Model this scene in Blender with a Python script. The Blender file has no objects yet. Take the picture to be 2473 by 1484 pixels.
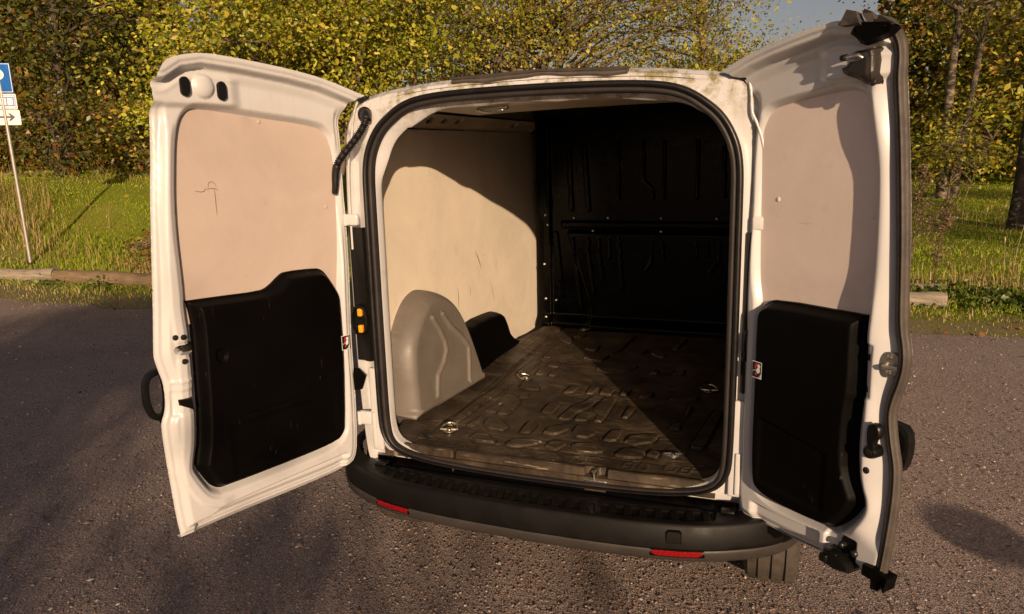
import bpy, math, random
import numpy as np
from mathutils import Vector, Matrix
random.seed(7); RNG = np.random.default_rng(11)
SC = bpy.context.scene
COL = SC.collection
R = math.radians

# ------------------------------------------------------------------ camera
CAM_POS = Vector((0.7556, -2.2442, 1.6296))
YAW, PITCH, ROLL = 0.361128, 0.209479, -0.026222
def camera_axes(yaw, pitch, roll):
    f = Vector((-math.sin(yaw)*math.cos(pitch), math.cos(yaw)*math.cos(pitch), -math.sin(pitch)))
    r0 = Vector((math.cos(yaw), math.sin(yaw), 0)); u0 = r0.cross(f)
    r = r0*math.cos(roll) + u0*math.sin(roll); u = -r0*math.sin(roll) + u0*math.cos(roll)
    return r, u, f
cd = bpy.data.cameras.new('camera'); cam = bpy.data.objects.new('camera', cd); COL.objects.link(cam)
cr, cu, cf = camera_axes(YAW, PITCH, ROLL)
m = Matrix.Identity(4)
for i in range(3):
    m[i][0] = cr[i]; m[i][1] = cu[i]; m[i][2] = -cf[i]; m[i][3] = CAM_POS[i]
cam.matrix_world = m
cd.sensor_width = 36.0; cd.sensor_fit = 'HORIZONTAL'; cd.lens = 36.0*1762.9/2473.0
cd.clip_start = 0.05; cd.clip_end = 2000
SC.camera = cam

# ------------------------------------------------------------------ sky, sun, exposure
SUN_EL = R(14.2)
SUN_AZ = math.atan2(0.500, -0.866)          # compass-like: atan2(x, y) of the direction towards the sun
sun_dir = Vector((math.sin(SUN_AZ)*math.cos(SUN_EL), math.cos(SUN_AZ)*math.cos(SUN_EL), math.sin(SUN_EL)))
w = bpy.data.worlds.new('World'); SC.world = w; w.use_nodes = True
nt = w.node_tree; nt.nodes.clear()
sky = nt.nodes.new('ShaderNodeTexSky'); sky.sky_type = 'NISHITA'; sky.sun_disc = False
sky.sun_elevation = SUN_EL; sky.sun_rotation = SUN_AZ
sky.air_density = 1.0; sky.dust_density = 1.6; sky.ozone_density = 1.0
hs = nt.nodes.new('ShaderNodeHueSaturation'); hs.inputs['Saturation'].default_value = 0.85
wb = nt.nodes.new('ShaderNodeMix'); wb.data_type = 'RGBA'; wb.blend_type = 'MULTIPLY'; wb.inputs[0].default_value = 1.0
wb.inputs[7].default_value = (1.0, 0.80, 0.76, 1)     # the warm white balance of the photograph
bg = nt.nodes.new('ShaderNodeBackground'); bg.inputs['Strength'].default_value = 0.070
wo = nt.nodes.new('ShaderNodeOutputWorld')
nt.links.new(sky.outputs[0], hs.inputs['Color']); nt.links.new(hs.outputs[0], wb.inputs[6])
nt.links.new(wb.outputs[2], bg.inputs['Color']); nt.links.new(bg.outputs[0], wo.inputs['Surface'])
sl = bpy.data.lights.new('sun', 'SUN'); sl.energy = 4.7; sl.angle = R(0.53); sl.color = (1.0, 0.73, 0.49)
so = bpy.data.objects.new('sun', sl); COL.objects.link(so); so.location = (8, -14, 12)
so.rotation_euler = (-sun_dir).to_track_quat('-Z', 'Y').to_euler()
SC.view_settings.view_transform = 'Standard'; SC.view_settings.look = 'None'
SC.view_settings.exposure = 0.14; SC.view_settings.gamma = 1.0; SC.view_settings.use_curve_mapping = False
SC.cycles.max_bounces = 8; SC.cycles.diffuse_bounces = 4; SC.cycles.transparent_max_bounces = 8

# ------------------------------------------------------------------ helpers
def tag(o, label=None, cat=None, group=None, kind=None):
    if label: o['label'] = label
    if cat: o['category'] = cat
    if group: o['group'] = group
    if kind: o['kind'] = kind
    return o

def empty(name, loc=(0, 0, 0), rz=0.0):
    o = bpy.data.objects.new(name, None); COL.objects.link(o)
    o.location = loc; o.rotation_euler = (0, 0, rz); o.empty_display_size = 0.2
    return o

def link(name, me, mat=None, parent=None):
    o = bpy.data.objects.new(name, me); COL.objects.link(o)
    if mat is not None and not me.materials: me.materials.append(mat)
    if parent is not None: o.parent = parent
    return o

def mesh(name, verts, faces, mat=None, parent=None, smooth=True, angle=35.0):
    """verts: (n,3); faces: list of index lists or (m,k) int array"""
    me = bpy.data.meshes.new(name)
    v = np.asarray(verts, dtype=np.float32).reshape(-1, 3)
    if isinstance(faces, np.ndarray):
        mfa, k = faces.shape
        me.vertices.add(len(v)); me.vertices.foreach_set('co', v.ravel())
        me.loops.add(mfa*k); me.loops.foreach_set('vertex_index', faces.astype(np.int32).ravel())
        me.polygons.add(mfa); me.polygons.foreach_set('loop_start', np.arange(0, mfa*k, k, dtype=np.int32))
        me.polygons.foreach_set('loop_total', np.full(mfa, k, dtype=np.int32))
        me.update(calc_edges=True)
    else:
        me.from_pydata([tuple(map(float, p)) for p in v], [], [tuple(map(int, f)) for f in faces])
    me.validate(verbose=False)
    if smooth:
        me.polygons.foreach_set('use_smooth', np.ones(len(me.polygons), dtype=bool))
        if angle is not None: me.set_sharp_from_angle(angle=R(angle))
    return link(name, me, mat, parent)

class MB:
    """collects verts and faces for one mesh"""
    def __init__(s): s.v = []; s.f = []
    def add(s, vs, fs):
        n = len(s.v); s.v += [tuple(p) for p in vs]; s.f += [tuple(i+n for i in f) for f in fs]
    def grid(s, rows, close_u=False, close_v=False):
        """rows: list of equal-length point lists"""
        n = len(s.v); nr = len(rows); nc = len(rows[0])
        for r_ in rows: s.v += [tuple(p) for p in r_]
        for i in range(nr if close_v else nr-1):
            for j in range(nc if close_u else nc-1):
                a = n+i*nc+j; b = n+i*nc+(j+1) % nc; i2 = (i+1) % nr
                s.f.append((a, b, n+i2*nc+(j+1) % nc, n+i2*nc+j))
    def tube(s, pts, rad, seg=10, caps=True, fl=1.0):
        P = [Vector(p) for p in pts]; n = len(P)
        rads = rad if hasattr(rad, '__len__') else [rad]*n
        T = []
        for i in range(n):
            t = P[min(i+1, n-1)]-P[max(i-1, 0)]
            T.append(t.normalized() if t.length > 1e-9 else Vector((0, 0, 1)))
        up = Vector((0, 0, 1)) if abs(T[0].z) < 0.9 else Vector((1, 0, 0))
        nrm = (up - T[0]*up.dot(T[0])).normalized()
        rows = []
        for i in range(n):
            nrm = (nrm - T[i]*nrm.dot(T[i])).normalized(); b = T[i].cross(nrm)
            rows.append([P[i]+(nrm*math.cos(a)+b*fl*math.sin(a))*rads[i] for a in [2*math.pi*k/seg for k in range(seg)]])
        n0 = len(s.v)
        s.grid(rows, close_u=True)
        if caps:
            s.f.append(tuple(n0+k for k in reversed(range(seg))))
            s.f.append(tuple(n0+(n-1)*seg+k for k in range(seg)))
    def box(s, c, half, ax=None, bev=0.0):
        c = Vector(c); ax = ax or (Vector((1, 0, 0)), Vector((0, 1, 0)), Vector((0, 0, 1)))
        hx, hy, hz = half
        if bev <= 0:
            vs = [c+ax[0]*hx*i+ax[1]*hy*j+ax[2]*hz*k for k in (-1, 1) for j in (-1, 1) for i in (-1, 1)]
            s.add(vs, [(0, 2, 3, 1), (4, 5, 7, 6), (0, 1, 5, 4), (2, 6, 7, 3), (0, 4, 6, 2), (1, 3, 7, 5)])
            return
        rows = []
        def ring(ix, iy, z):
            out = []
            for (sx, sy) in ((1, 1), (-1, 1), (-1, -1), (1, -1)):
                for k in range(4):
                    a = math.atan2(sy, sx) - math.pi/4 + k*math.pi/6
                    x = sx*(hx-bev)+math.cos(a)*ix; y = sy*(hy-bev)+math.sin(a)*iy
                    out.append(c+ax[0]*x+ax[1]*y+ax[2]*z)
            return out
        e = bev*0.3
        rows = [ring(e, e, -hz), ring(bev*.75, bev*.75, -hz+bev*.3), ring(bev, bev, -hz+bev), ring(bev, bev, hz-bev), ring(bev*.75, bev*.75, hz-bev*.3), ring(e, e, hz)]
        n0 = len(s.v); s.grid(rows, close_u=True)
        s.f.append(tuple(n0+k for k in reversed(range(16)))); s.f.append(tuple(n0+5*16+k for k in range(16)))
    def disc(s, c, nrm, r_, h, seg=14, dome=0.0):
        """short rounded stud standing on c along nrm"""
        c = Vector(c); nz = Vector(nrm).normalized()
        a = nz.orthogonal().normalized(); b = nz.cross(a)
        rows = []
        for (q, z) in ((1, 0), (1, h*.7), (.85, h*.95), (.5, h+dome*.7), (.1, h+dome)):
            rows.append([c+nz*z+(a*math.cos(t)+b*math.sin(t))*r_*q for t in [2*math.pi*k/seg for k in range(seg)]])
        n0 = len(s.v); s.grid(rows, close_u=True); s.f.append(tuple(n0+4*seg+k for k in range(seg)))
    def build(s, name, mat, parent=None, smooth=True, angle=40.0):
        return mesh(name, s.v, s.f, mat, parent, smooth, angle)

def chaikin(P, n=2, closed=True):
    P = [np.array(q, float) for q in P]
    for _ in range(n):
        Q = []
        for i in range(len(P) if closed else len(P)-1):
            a = P[i]; b = P[(i+1) % len(P)]
            Q += [a*.75+b*.25, a*.25+b*.75]
        if not closed: Q = [P[0]]+Q+[P[-1]]
        P = Q
    return np.array(P)

def resample(P, n, closed=False):
    P = np.array(P, float)
    if closed: P = np.vstack([P, P[:1]])
    d = np.r_[0, np.cumsum(np.linalg.norm(np.diff(P, axis=0), axis=1))]
    t = np.linspace(0, d[-1], n+1)[:-1] if closed else np.linspace(0, d[-1], n)
    return np.stack([np.interp(t, d, P[:, k]) for k in range(P.shape[1])], 1)

def dist_poly(P, poly, closed=True):
    """distance and nearest point from points P (n,2) to a polyline"""
    A = np.asarray(poly, float); B = np.roll(A, -1, 0)
    if not closed: A = A[:-1]; B = np.asarray(poly, float)[1:]
    best = np.full(len(P), 1e9); near = np.zeros_like(P)
    for a, b in zip(A, B):
        ab = b-a; L = ab@ab + 1e-12
        t = np.clip(((P-a)@ab)/L, 0, 1); q = a+t[:, None]*ab
        d = np.hypot(P[:, 0]-q[:, 0], P[:, 1]-q[:, 1]); k = d < best
        best[k] = d[k]; near[k] = q[k]
    return best, near

def inside(P, poly):
    A = np.asarray(poly, float); B = np.roll(A, -1, 0); c = np.zeros(len(P), bool)
    for (x1, y1), (x2, y2) in zip(A, B):
        if y1 == y2: continue
        k = ((y1 > P[:, 1]) != (y2 > P[:, 1])) & (P[:, 0] < (x2-x1)*(P[:, 1]-y1)/(y2-y1)+x1)
        c ^= k
    return c

def sdist(P, poly):
    """positive inside"""
    d, _ = dist_poly(P, poly); return np.where(inside(P, poly), d, -d)

def ss(x):
    x = np.clip(x, 0, 1); return x*x*(3-2*x)

def relief(name, outline, hfun, res, place, mat, parent=None, back=0.03, holes=(), angle=60.0, cap=True, bmap=None):
    """a stamped sheet: grid inside an outline, raised by hfun(U, V), with edge walls down to -back and a flat back"""
    O = np.asarray(outline, float)
    lo = O.min(0)-res; hi = O.max(0)+res
    nx = int((hi[0]-lo[0])/res)+2; ny = int((hi[1]-lo[1])/res)+2
    gx = lo[0]+np.arange(nx)*res; gy = lo[1]+np.arange(ny)*res
    X, Y = np.meshgrid(gx, gy); P = np.stack([X.ravel(), Y.ravel()], 1)
    ins = inside(P, O); d, near = dist_poly(P, O)
    keepv = ins.copy()
    for h in holes:
        hi_ = inside(P, h); dh, nh = dist_poly(P, h)
        k = hi_ ; ins = ins & ~hi_
        near[k] = nh[k]; d[k] = dh[k]
        kk = (~hi_) & (dh < d); near[kk] = nh[kk]; d[kk] = dh[kk]
    idx = np.arange(nx*ny).reshape(ny, nx)
    q = np.stack([idx[:-1, :-1].ravel(), idx[:-1, 1:].ravel(), idx[1:, 1:].ravel(), idx[1:, :-1].ravel()], 1)
    cnt = ins[q].sum(1)
    q = q[cnt >= 1]
    snap = (~ins) | (d < res*0.35)
    P2 = P.copy(); P2[snap] = near[snap]
    used = np.unique(q); mp = -np.ones(nx*ny, int); mp[used] = np.arange(len(used))
    F = mp[q]; PV = P2[used]
    W = hfun(PV[:, 0], PV[:, 1])
    top = place(PV[:, 0], PV[:, 1], W)
    n = len(PV)
    e = np.concatenate([F[:, [0, 1]], F[:, [1, 2]], F[:, [2, 3]], F[:, [3, 0]]])
    key = np.sort(e, 1); key = key[:, 0]*n+key[:, 1]
    uq, inv, c = np.unique(key, return_inverse=True, return_counts=True)
    be = e[c[inv] == 1]
    bu, bv = (PV[:, 0], PV[:, 1]) if bmap is None else bmap(PV[:, 0], PV[:, 1])
    bot = place(bu, bv, np.full(n, -back))
    faces = [F, np.stack([be[:, 1], be[:, 0], be[:, 0]+n, be[:, 1]+n], 1)]
    if cap: faces.append(F[:, ::-1]+n)
    return mesh(name, np.vstack([top, bot]), np.vstack(faces), mat, parent, True, angle)

# ------------------------------------------------------------------ materials
def nodes_of(name):
    m_ = bpy.data.materials.new(name); m_.use_nodes = True
    n_ = m_.node_tree; b = n_.nodes['Principled BSDF']
    return m_, n_, b
def N(n_, typ, **kw):
    x = n_.nodes.new(typ)
    for k, v in kw.items(): setattr(x, k, v)
    return x
def coords(n_):
    return N(n_, 'ShaderNodeTexCoord').outputs['Object']
def noise(n_, scale, detail=4, rough=.6, vec=None, dist=0.0):
    t = N(n_, 'ShaderNodeTexNoise'); t.inputs['Scale'].default_value = scale; t.inputs['Detail'].default_value = detail
    t.inputs['Roughness'].default_value = rough; t.inputs['Distortion'].default_value = dist
    n_.links.new(vec if vec is not None else coords(n_), t.inputs['Vector']); return t.outputs['Fac']
def ramp(n_, src, stops):
    t = N(n_, 'ShaderNodeValToRGB'); e = t.color_ramp.elements
    while len(e) < len(stops): e.new(.5)
    for el, (p_, c_) in zip(e, stops):
        el.position = p_; el.color = tuple(c_)+(1,) if len(c_) == 3 else c_
    n_.links.new(src, t.inputs[0]); return t.outputs[0]
def g3(v): return (v, v, v)
def mixc(n_, fac, a, b, mode='MIX'):
    t = N(n_, 'ShaderNodeMix', data_type='RGBA', blend_type=mode)
    for s_, val in ((0, fac), (6, a), (7, b)):
        if hasattr(val, 'is_linked') or hasattr(val, 'links'): n_.links.new(val, t.inputs[s_])
        elif s_ == 0: t.inputs[0].default_value = val
        else: t.inputs[s_].default_value = tuple(val)+(1,)
    return t.outputs[2]
def bump(n_, b, src, strength=.3, dist=.002):
    t = N(n_, 'ShaderNodeBump'); t.inputs['Strength'].default_value = strength; t.inputs['Distance'].default_value = dist
    n_.links.new(src, t.inputs['Height']); n_.links.new(t.outputs[0], b.inputs['Normal']); return t
def maprange(n_, src, a, b, c=0., d=1.):
    t = N(n_, 'ShaderNodeMapRange'); 
    for i, v in enumerate((a, b, c, d)): t.inputs[1+i].default_value = v
    n_.links.new(src, t.inputs[0]); return t.outputs[0]
def math_(n_, op, a, b=None):
    t = N(n_, 'ShaderNodeMath', operation=op)
    for i, v in enumerate((a, b)):
        if v is None: continue
        if hasattr(v, 'links'): n_.links.new(v, t.inputs[i])
        else: t.inputs[i].default_value = v
    return t.outputs[0]

def simple(name, col, rough=.5, metal=0., var=.12, vscale=6., bscale=None, bstr=.2, bdist=.001, spec=.5, coat=0.):
    m_, n_, b = nodes_of(name)
    f = noise(n_, vscale, 6, .65)
    lo = tuple(c*(1-var) for c in col); hi = tuple(min(1, c*(1+var)) for c in col)
    n_.links.new(ramp(n_, f, [(.3, lo), (.7, hi)]), b.inputs['Base Color'])
    r2 = maprange(n_, noise(n_, vscale*3.1, 4), .3, .7, max(0, rough-.08), min(1, rough+.08))
    n_.links.new(r2, b.inputs['Roughness'])
    b.inputs['Metallic'].default_value = metal; b.inputs['Specular IOR Level'].default_value = spec
    b.inputs['Coat Weight'].default_value = coat; b.inputs['Coat Roughness'].default_value = .12
    if bscale: bump(n_, b, noise(n_, bscale, 3, .6), bstr, bdist)
    return m_

def paint_white(name, grime=.5, moss=0., col=(.60, .595, .59)):
    """white vehicle paint with brown road grime, scuffs and optional moss in the upper corners"""
    m_, n_, b = nodes_of(name); co = coords(n_)
    base = ramp(n_, noise(n_, 2.2, 5, .6), [(.3, tuple(c*.95 for c in col)), (.7, col)])
    g1 = ramp(n_, noise(n_, 7., 8, .72, dist=.6), [(.54, g3(0)), (.80, g3(1))])
    sep = N(n_, 'ShaderNodeSeparateXYZ'); n_.links.new(co, sep.inputs[0])
    mp = N(n_, 'ShaderNodeMapping'); mp.inputs['Scale'].default_value = (28, 28, 2.2); n_.links.new(co, mp.inputs[0])
    st = ramp(n_, noise(n_, 1., 5, .6, vec=mp.outputs[0]), [(.56, g3(0)), (.78, g3(1))])
    g2 = math_(n_, 'MULTIPLY', math_(n_, 'ADD', math_(n_, 'MULTIPLY', g1, .6), math_(n_, 'MULTIPLY', st, .45)), grime)
    c2 = mixc(n_, g2, base, (.33, .25, .16))
    sp = ramp(n_, noise(n_, 95., 2, .5), [(.745, g3(0)), (.775, g3(1))])
    c2 = mixc(n_, math_(n_, 'MULTIPLY', sp, .35*min(1, grime*1.6)), c2, (.16, .12, .09))
    if moss > 0:
        hi = maprange(n_, sep.outputs[2], 1.70, 1.80)
        mo = ramp(n_, noise(n_, 22., 8, .75), [(.46, g3(0)), (.62, g3(1))])
        c2 = mixc(n_, math_(n_, 'MULTIPLY', math_(n_, 'MULTIPLY', hi, mo), moss), c2, (.20, .17, .045))
    n_.links.new(c2, b.inputs['Base Color'])
    n_.links.new(maprange(n_, g2, 0, .5, .30, .62), b.inputs['Roughness'])
    b.inputs['Coat Weight'].default_value = .25; b.inputs['Coat Roughness'].default_value = .18
    b.inputs['Specular IOR Level'].default_value = .4
    bump(n_, b, noise(n_, 3.0, 2, .5), .03, .004)
    return m_

M = {}
M['white'] = paint_white('white_paint', .35, 0)
M['white_clean'] = paint_white('white_paint_outer', .10, 0)
M['white_dirty'] = paint_white('white_paint_weathered', .9, .9)

def board(name, col):
    """painted hardboard lining: faint blotches, fine scratches and scuffs"""
    m_, n_, b = nodes_of(name); co = coords(n_)
    base = ramp(n_, noise(n_, 2.6, 8, .68, dist=.5), [(.28, tuple(c*.84 for c in col)), (.72, tuple(min(1, c*1.06) for c in col))])
    mp = N(n_, 'ShaderNodeMapping'); mp.inputs['Scale'].default_value = (4, 4, 60); mp.inputs['Rotation'].default_value = (.5, .35, .2)
    n_.links.new(co, mp.inputs[0])
    s1 = ramp(n_, noise(n_, 1.6, 3, .5, vec=mp.outputs[0]), [(.70, g3(0)), (.735, g3(1)), (.77, g3(0))])
    s2 = ramp(n_, noise(n_, 9., 6, .7), [(.60, g3(0)), (.80, g3(1))])
    gate = ramp(n_, noise(n_, 5., 2, .5), [(.55, g3(0)), (.62, g3(1))])
    c = mixc(n_, math_(n_, 'MULTIPLY', math_(n_, 'MULTIPLY', s1, gate), .45), base, tuple(k*.45 for k in col))
    c = mixc(n_, math_(n_, 'MULTIPLY', s2, .30), c, (.34, .24, .16))
    n_.links.new(c, b.inputs['Base Color']); b.inputs['Roughness'].default_value = .48
    b.inputs['Specular IOR Level'].default_value = .3
    bump(n_, b, noise(n_, 240., 3, .6), .06, .001)
    return m_
M['door_board'] = board('door_lining_board', (.56, .46, .395)); M['door_board_lit'] = board('lit_door_lining_board', (.83, .70, .62))  # lit copy: brightness of the right lining is put into its colour
M['wall_board'] = board('side_lining_board', (.89, .785, .625))
M['grey_cover'] = simple('grey_plastic_cover', (.150, .130, .108), .5, var=.16, vscale=8, bscale=500, bstr=.12, bdist=.0006)
def trim_material():
    m_, n_, b = nodes_of('black_plastic_trim'); co = coords(n_); acc = None
    for i, (rot, sc) in enumerate((((.4, .2, .6), (14, 150, 14)), ((1.1, .5, -.4), (14, 170, 14)), ((.2, 1.3, .3), (120, 11, 11)))):
        mp = N(n_, 'ShaderNodeMapping'); mp.inputs['Rotation'].default_value = rot; mp.inputs['Scale'].default_value = sc; n_.links.new(co, mp.inputs[0])
        s_ = ramp(n_, noise(n_, 1., 2, .5, vec=mp.outputs[0]), [(.70, g3(0)), (.73, g3(1))]); acc = s_ if acc is None else mixc(n_, 1., acc, s_, 'LIGHTEN')
    gate = ramp(n_, noise(n_, 9., 3, .6), [(.54, g3(0)), (.66, g3(1))])
    f = math_(n_, 'MULTIPLY', math_(n_, 'MULTIPLY', acc, gate), .5)
    n_.links.new(mixc(n_, f, ramp(n_, noise(n_, 5., 6, .7), [(.3, (.0016, .0013, .0011)), (.75, (.0034, .0027, .0023))]), (.06, .052, .045)), b.inputs['Base Color'])
    b.inputs['Roughness'].default_value = .5; b.inputs['Specular IOR Level'].default_value = .07
    bump(n_, b, noise(n_, 900., 3, .6), .2, .0004); return m_
M['black_trim'] = trim_material()
M['black_gloss'] = simple('black_plastic_gloss', (.006, .0055, .005), .33, var=.2, vscale=14, bscale=400, bstr=.05, spec=.35)
M['bumper'] = simple('bumper_black_plastic', (.0056, .0047, .0041), .5, var=.35, vscale=7, bscale=900, bstr=.2, bdist=.0005, spec=.2)
M['rubber'] = simple('seal_rubber', (.0095, .0080, .0078), .40, var=.25, vscale=12, bscale=60, bstr=.15, bdist=.002, spec=.4)
M['rubber_lip'] = simple('seal_lip_rubber', (.026, .022, .021), .5, var=.25, vscale=12, spec=.35)
M['rubber_dusty'] = simple('seal_rubber_dusty', (.068, .055, .044), .65, var=.3, vscale=16, bscale=200, bstr=.3, bdist=.001)
M['metal'] = simple('zinc_metal', (.62, .58, .50), .34, 1., var=.15, vscale=30)
M['dark_metal'] = simple('dark_metal', (.06, .055, .045), .38, .8, var=.3, vscale=30)
M['yellow'] = simple('yellow_plastic', (.80, .36, .012), .4, var=.08, vscale=30)
M['void'] = simple('dark_cavity', (.004, .0035, .003), .9, spec=.05)
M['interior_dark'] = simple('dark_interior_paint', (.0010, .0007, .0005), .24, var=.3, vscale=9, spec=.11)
M['beige_metal'] = simple('beige_inner_metal', (.62, .50, .35), .42, var=.12, vscale=6)

def floor_mat_material():
    m_, n_, b = nodes_of('worn_floor_rubber'); co = coords(n_)
    base = ramp(n_, noise(n_, 5.5, 9, .76, dist=.8), [(.30, (.011, .0085, .0062)), (.48, (.044, .032, .021)), (.62, (.080, .060, .039)), (.75, (.16, .122, .080))])
    acc = None
    for i, (rot, sc, th) in enumerate((((0, 0, .5), (7, 210, 1), .665), ((0, 0, -.35), (9, 260, 1), .67), ((0, 0, 1.2), (8, 230, 1), .668), ((0, 0, 1.9), (11, 300, 1), .675))):
        mp = N(n_, 'ShaderNodeMapping'); mp.inputs['Rotation'].default_value = rot; mp.inputs['Scale'].default_value = sc
        mp.inputs['Location'].default_value = (i*3.7, i*1.9, 0)
        n_.links.new(co, mp.inputs[0])
        s_ = ramp(n_, noise(n_, 1., 2, .5, vec=mp.outputs[0]), [(th, g3(0)), (th+.03, g3(1))])
        acc = s_ if acc is None else mixc(n_, 1., acc, s_, 'LIGHTEN')
    gate = ramp(n_, noise(n_, 6., 4, .6), [(.42, g3(0)), (.62, g3(1))])
    c = mixc(n_, math_(n_, 'MULTIPLY', math_(n_, 'MULTIPLY', acc, gate), .75), base, (.40, .31, .21))
    dust = ramp(n_, noise(n_, 60., 6, .8), [(.62, g3(0)), (.85, g3(1))])
    c = mixc(n_, math_(n_, 'MULTIPLY', dust, .35), c, (.26, .205, .145))
    n_.links.new(c, b.inputs['Base Color'])
    n_.links.new(maprange(n_, noise(n_, 8., 5, .7), .3, .7, .36, .58), b.inputs['Roughness'])
    b.inputs['Specular IOR Level'].default_value = .22
    bump(n_, b, mixc(n_, .5, noise(n_, 130., 5, .7), acc), .3, .0012)
    return m_
M['floor_mat'] = floor_mat_material()

def reflector_material():
    m_, n_, b = nodes_of('red_reflector'); co = coords(n_)
    v = N(n_, 'ShaderNodeTexVoronoi'); v.inputs['Scale'].default_value = 260; n_.links.new(co, v.inputs['Vector'])
    n_.links.new(ramp(n_, v.outputs['Distance'], [(0, (.36, .006, .008)), (.7, (.16, .002, .004))]), b.inputs['Base Color'])
    b.inputs['Roughness'].default_value = .12; b.inputs['Coat Weight'].default_value = .8
    bump(n_, b, v.outputs['Distance'], .5, .002)
    return m_
M['reflector'] = reflector_material()
# ================================================================== the van
van = empty('van', (0, 0, 0))
tag(van, 'white cargo van seen from behind with both rear doors wide open', 'van')

# half profiles, bottom centre -> top centre (x, z)
AP = [(0, .512), (.2, .514), (.38, .522), (.50, .537), (.56, .556), (.59, .58), (.606, .62), (.612, .70), (.613, .9), (.613, 1.1), (.612, 1.3), (.611, 1.47), (.609, 1.56), (.600, 1.62), (.580, 1.67), (.551, 1.712), (.511, 1.746), (.462, 1.776), (.395, 1.795), (.26, 1.806), (0, 1.810)]
BODY = [(0, .455), (.2, .455), (.40, .455), (.56, .455), (.65, .458), (.69, .475), (.71, .52), (.722, .70), (.728, .9), (.728, 1.1), (.727, 1.3), (.722, 1.5), (.716, 1.61), (.708, 1.69), (.694, 1.745), (.672, 1.782), (.640, 1.808), (.59, 1.824), (.48, 1.841), (.30, 1.856), (0, 1.864)]
def full(half, n=None):
    """bottom centre, up the right side, over the roof, down the left side"""
    h = [np.array(p) for p in half]
    f = h + [np.array((-x, z)) for x, z in reversed(half[1:-1])]
    return np.array(f)
def densify(P, k=4):
    """closed Catmull-Rom through the points"""
    n = len(P); out = []
    for i in range(n):
        p0, p1, p2, p3 = P[i-1], P[i], P[(i+1) % n], P[(i+2) % n]
        for j in range(k):
            t = j/k
            out.append(.5*((2*p1)+(-p0+p2)*t+(2*p0-5*p1+4*p2-p3)*t*t+(-p0+3*p1-3*p2+p3)*t**3))
    return np.array(out)
AP_C = densify(full(AP)); BODY_C = densify(full(BODY))
def offset(C, d):
    T = np.roll(C, -1, 0)-np.roll(C, 1, 0); T /= np.linalg.norm(T, axis=1)[:, None]+1e-9
    Nn = np.stack([T[:, 1], -T[:, 0]], 1)      # outward for this winding
    return C+Nn*d
def ring3(C, y): return [(x, (y(x, z) if callable(y) else y), z) for x, z in C]

# --- painted rear surround: inner flange, seal land, pillars and header
b = MB()
mid = AP_C*.45+BODY_C*.55
hollow = lambda x, z: .012+.05*float(ss((abs(x)-.60)/.03))*float(ss((1.72-z)/.05))
def inset(d):
    Q = offset(AP_C, -d); Q2 = offset(AP_C, -.010)
    k = (ss((AP_C[:, 1]-.60)/.12)*(1-ss((AP_C[:, 0]-.42)/.14)))[:, None]
    wob = 1+.22*np.sin(AP_C[:, 0]*23)[:, None]*(AP_C[:, 1] > 1.76)[:, None]
    side = ((.12+.88*ss((AP_C[:, 1]-1.50)/.14))*(.48+.46*ss((-AP_C[:, 0]-.28)/.16)))[:, None]
    return Q2*(1-k)+(Q2+(Q-Q2)*wob*side)*k
b.grid([ring3(inset(.030), .060), ring3(inset(.044), .052), ring3(inset(.041), .044), ring3(inset(.016), .032), ring3(offset(AP_C, -.010), .026), ring3(offset(AP_C, .0), .012), ring3(offset(AP_C, .030), .016),
        ring3(offset(AP_C, .045), .018), ring3(mid*.6+BODY_C*.4, hollow), ring3(mid*.2+BODY_C*.8, hollow), ring3(BODY_C, .028), ring3(offset(BODY_C, .008), .036), ring3(offset(BODY_C, .012), .05)], close_u=True)
surround = b.build('rear_surround', M['white_dirty'], van, angle=50)
tag(surround, 'white painted rear opening surround, dirty and mossy at the top corners')

# --- outer body shell
b = MB(); rows = []
for (y, sx, top, bulge) in ((.05, 1., 0, 0), (.08, 1.012, .004, .004), (.16, 1.075, .010, .02), (.32, 1.125, .014, .045), (.7, 1.14, .018, .06), (1.4, 1.15, .02, .065), (2.4, 1.15, .01, .06), (2.75, 1.14, -.03, .05), (3.0, 1.13, -.16, .04), (3.35, 1.12, -.52, .04), (3.55, 1.10, -.68, .04), (3.95, 1.05, -.78, .02), (4.08, .95, -.98, 0)):
    r_ = []
    for x, z in BODY_C:
        k = (z-.455)/(1.864-.455); zz = .43+(1.864+top-.43)*k
        bx = bulge*math.exp(-((k-.35)/.35)**2)*(1 if x > 0 else -1)*min(1, abs(x)/.6)
        r_.append((x*sx+bx*.3, y, zz))
    rows.append(r_)
rows[0] = ring3(offset(BODY_C, .012), .05)
b.grid(rows, close_u=True)
n0 = len(b.v)-len(BODY_C); b.f.append(tuple(n0+k for k in range(len(BODY_C))))
b.build('body_shell', M['white_clean'], van, angle=40)

# --- door seal of the opening: round bulb outside, ribbed lip inside
b = MB()
def sweep_ring(mb, C, prof, y0, ribs=0.0):
    rows = []
    n = len(C)
    T = np.roll(C, -1, 0)-np.roll(C, 1, 0); T /= np.linalg.norm(T, axis=1)[:, None]
    Nn = np.stack([T[:, 1], -T[:, 0]], 1)
    for i in range(n):
        k = ribs*(i % 2); sc = .50+.50*float(ss((C[i][1]-.54)/.10))
        rows.append([(C[i][0]+Nn[i][0]*o*sc, y0+d-k*(1 if d < 0 else 0), C[i][1]+Nn[i][1]*o*sc) for o, d in prof])
    mb.grid(rows, close_v=True)
APF = resample(AP_C, 900, True)
sweep_ring(b, resample(AP_C, 260, True), [(.007, .012), (.006, -.006), (.008, -.014), (.013, -.019), (.019, -.019), (.024, -.014), (.026, -.005), (.025, .014)], .006)
seal = b.build('door_seal', M['rubber'], van, angle=60)
b = MB()
sweep_ring(b, APF, [(.006, .010), (.006, -.008), (.002, -.012), (-.005, -.012), (-.010, -.006), (-.011, .014)], .006, .0016)
b.build('seal_lip', M['rubber_lip'], seal, angle=80)

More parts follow.
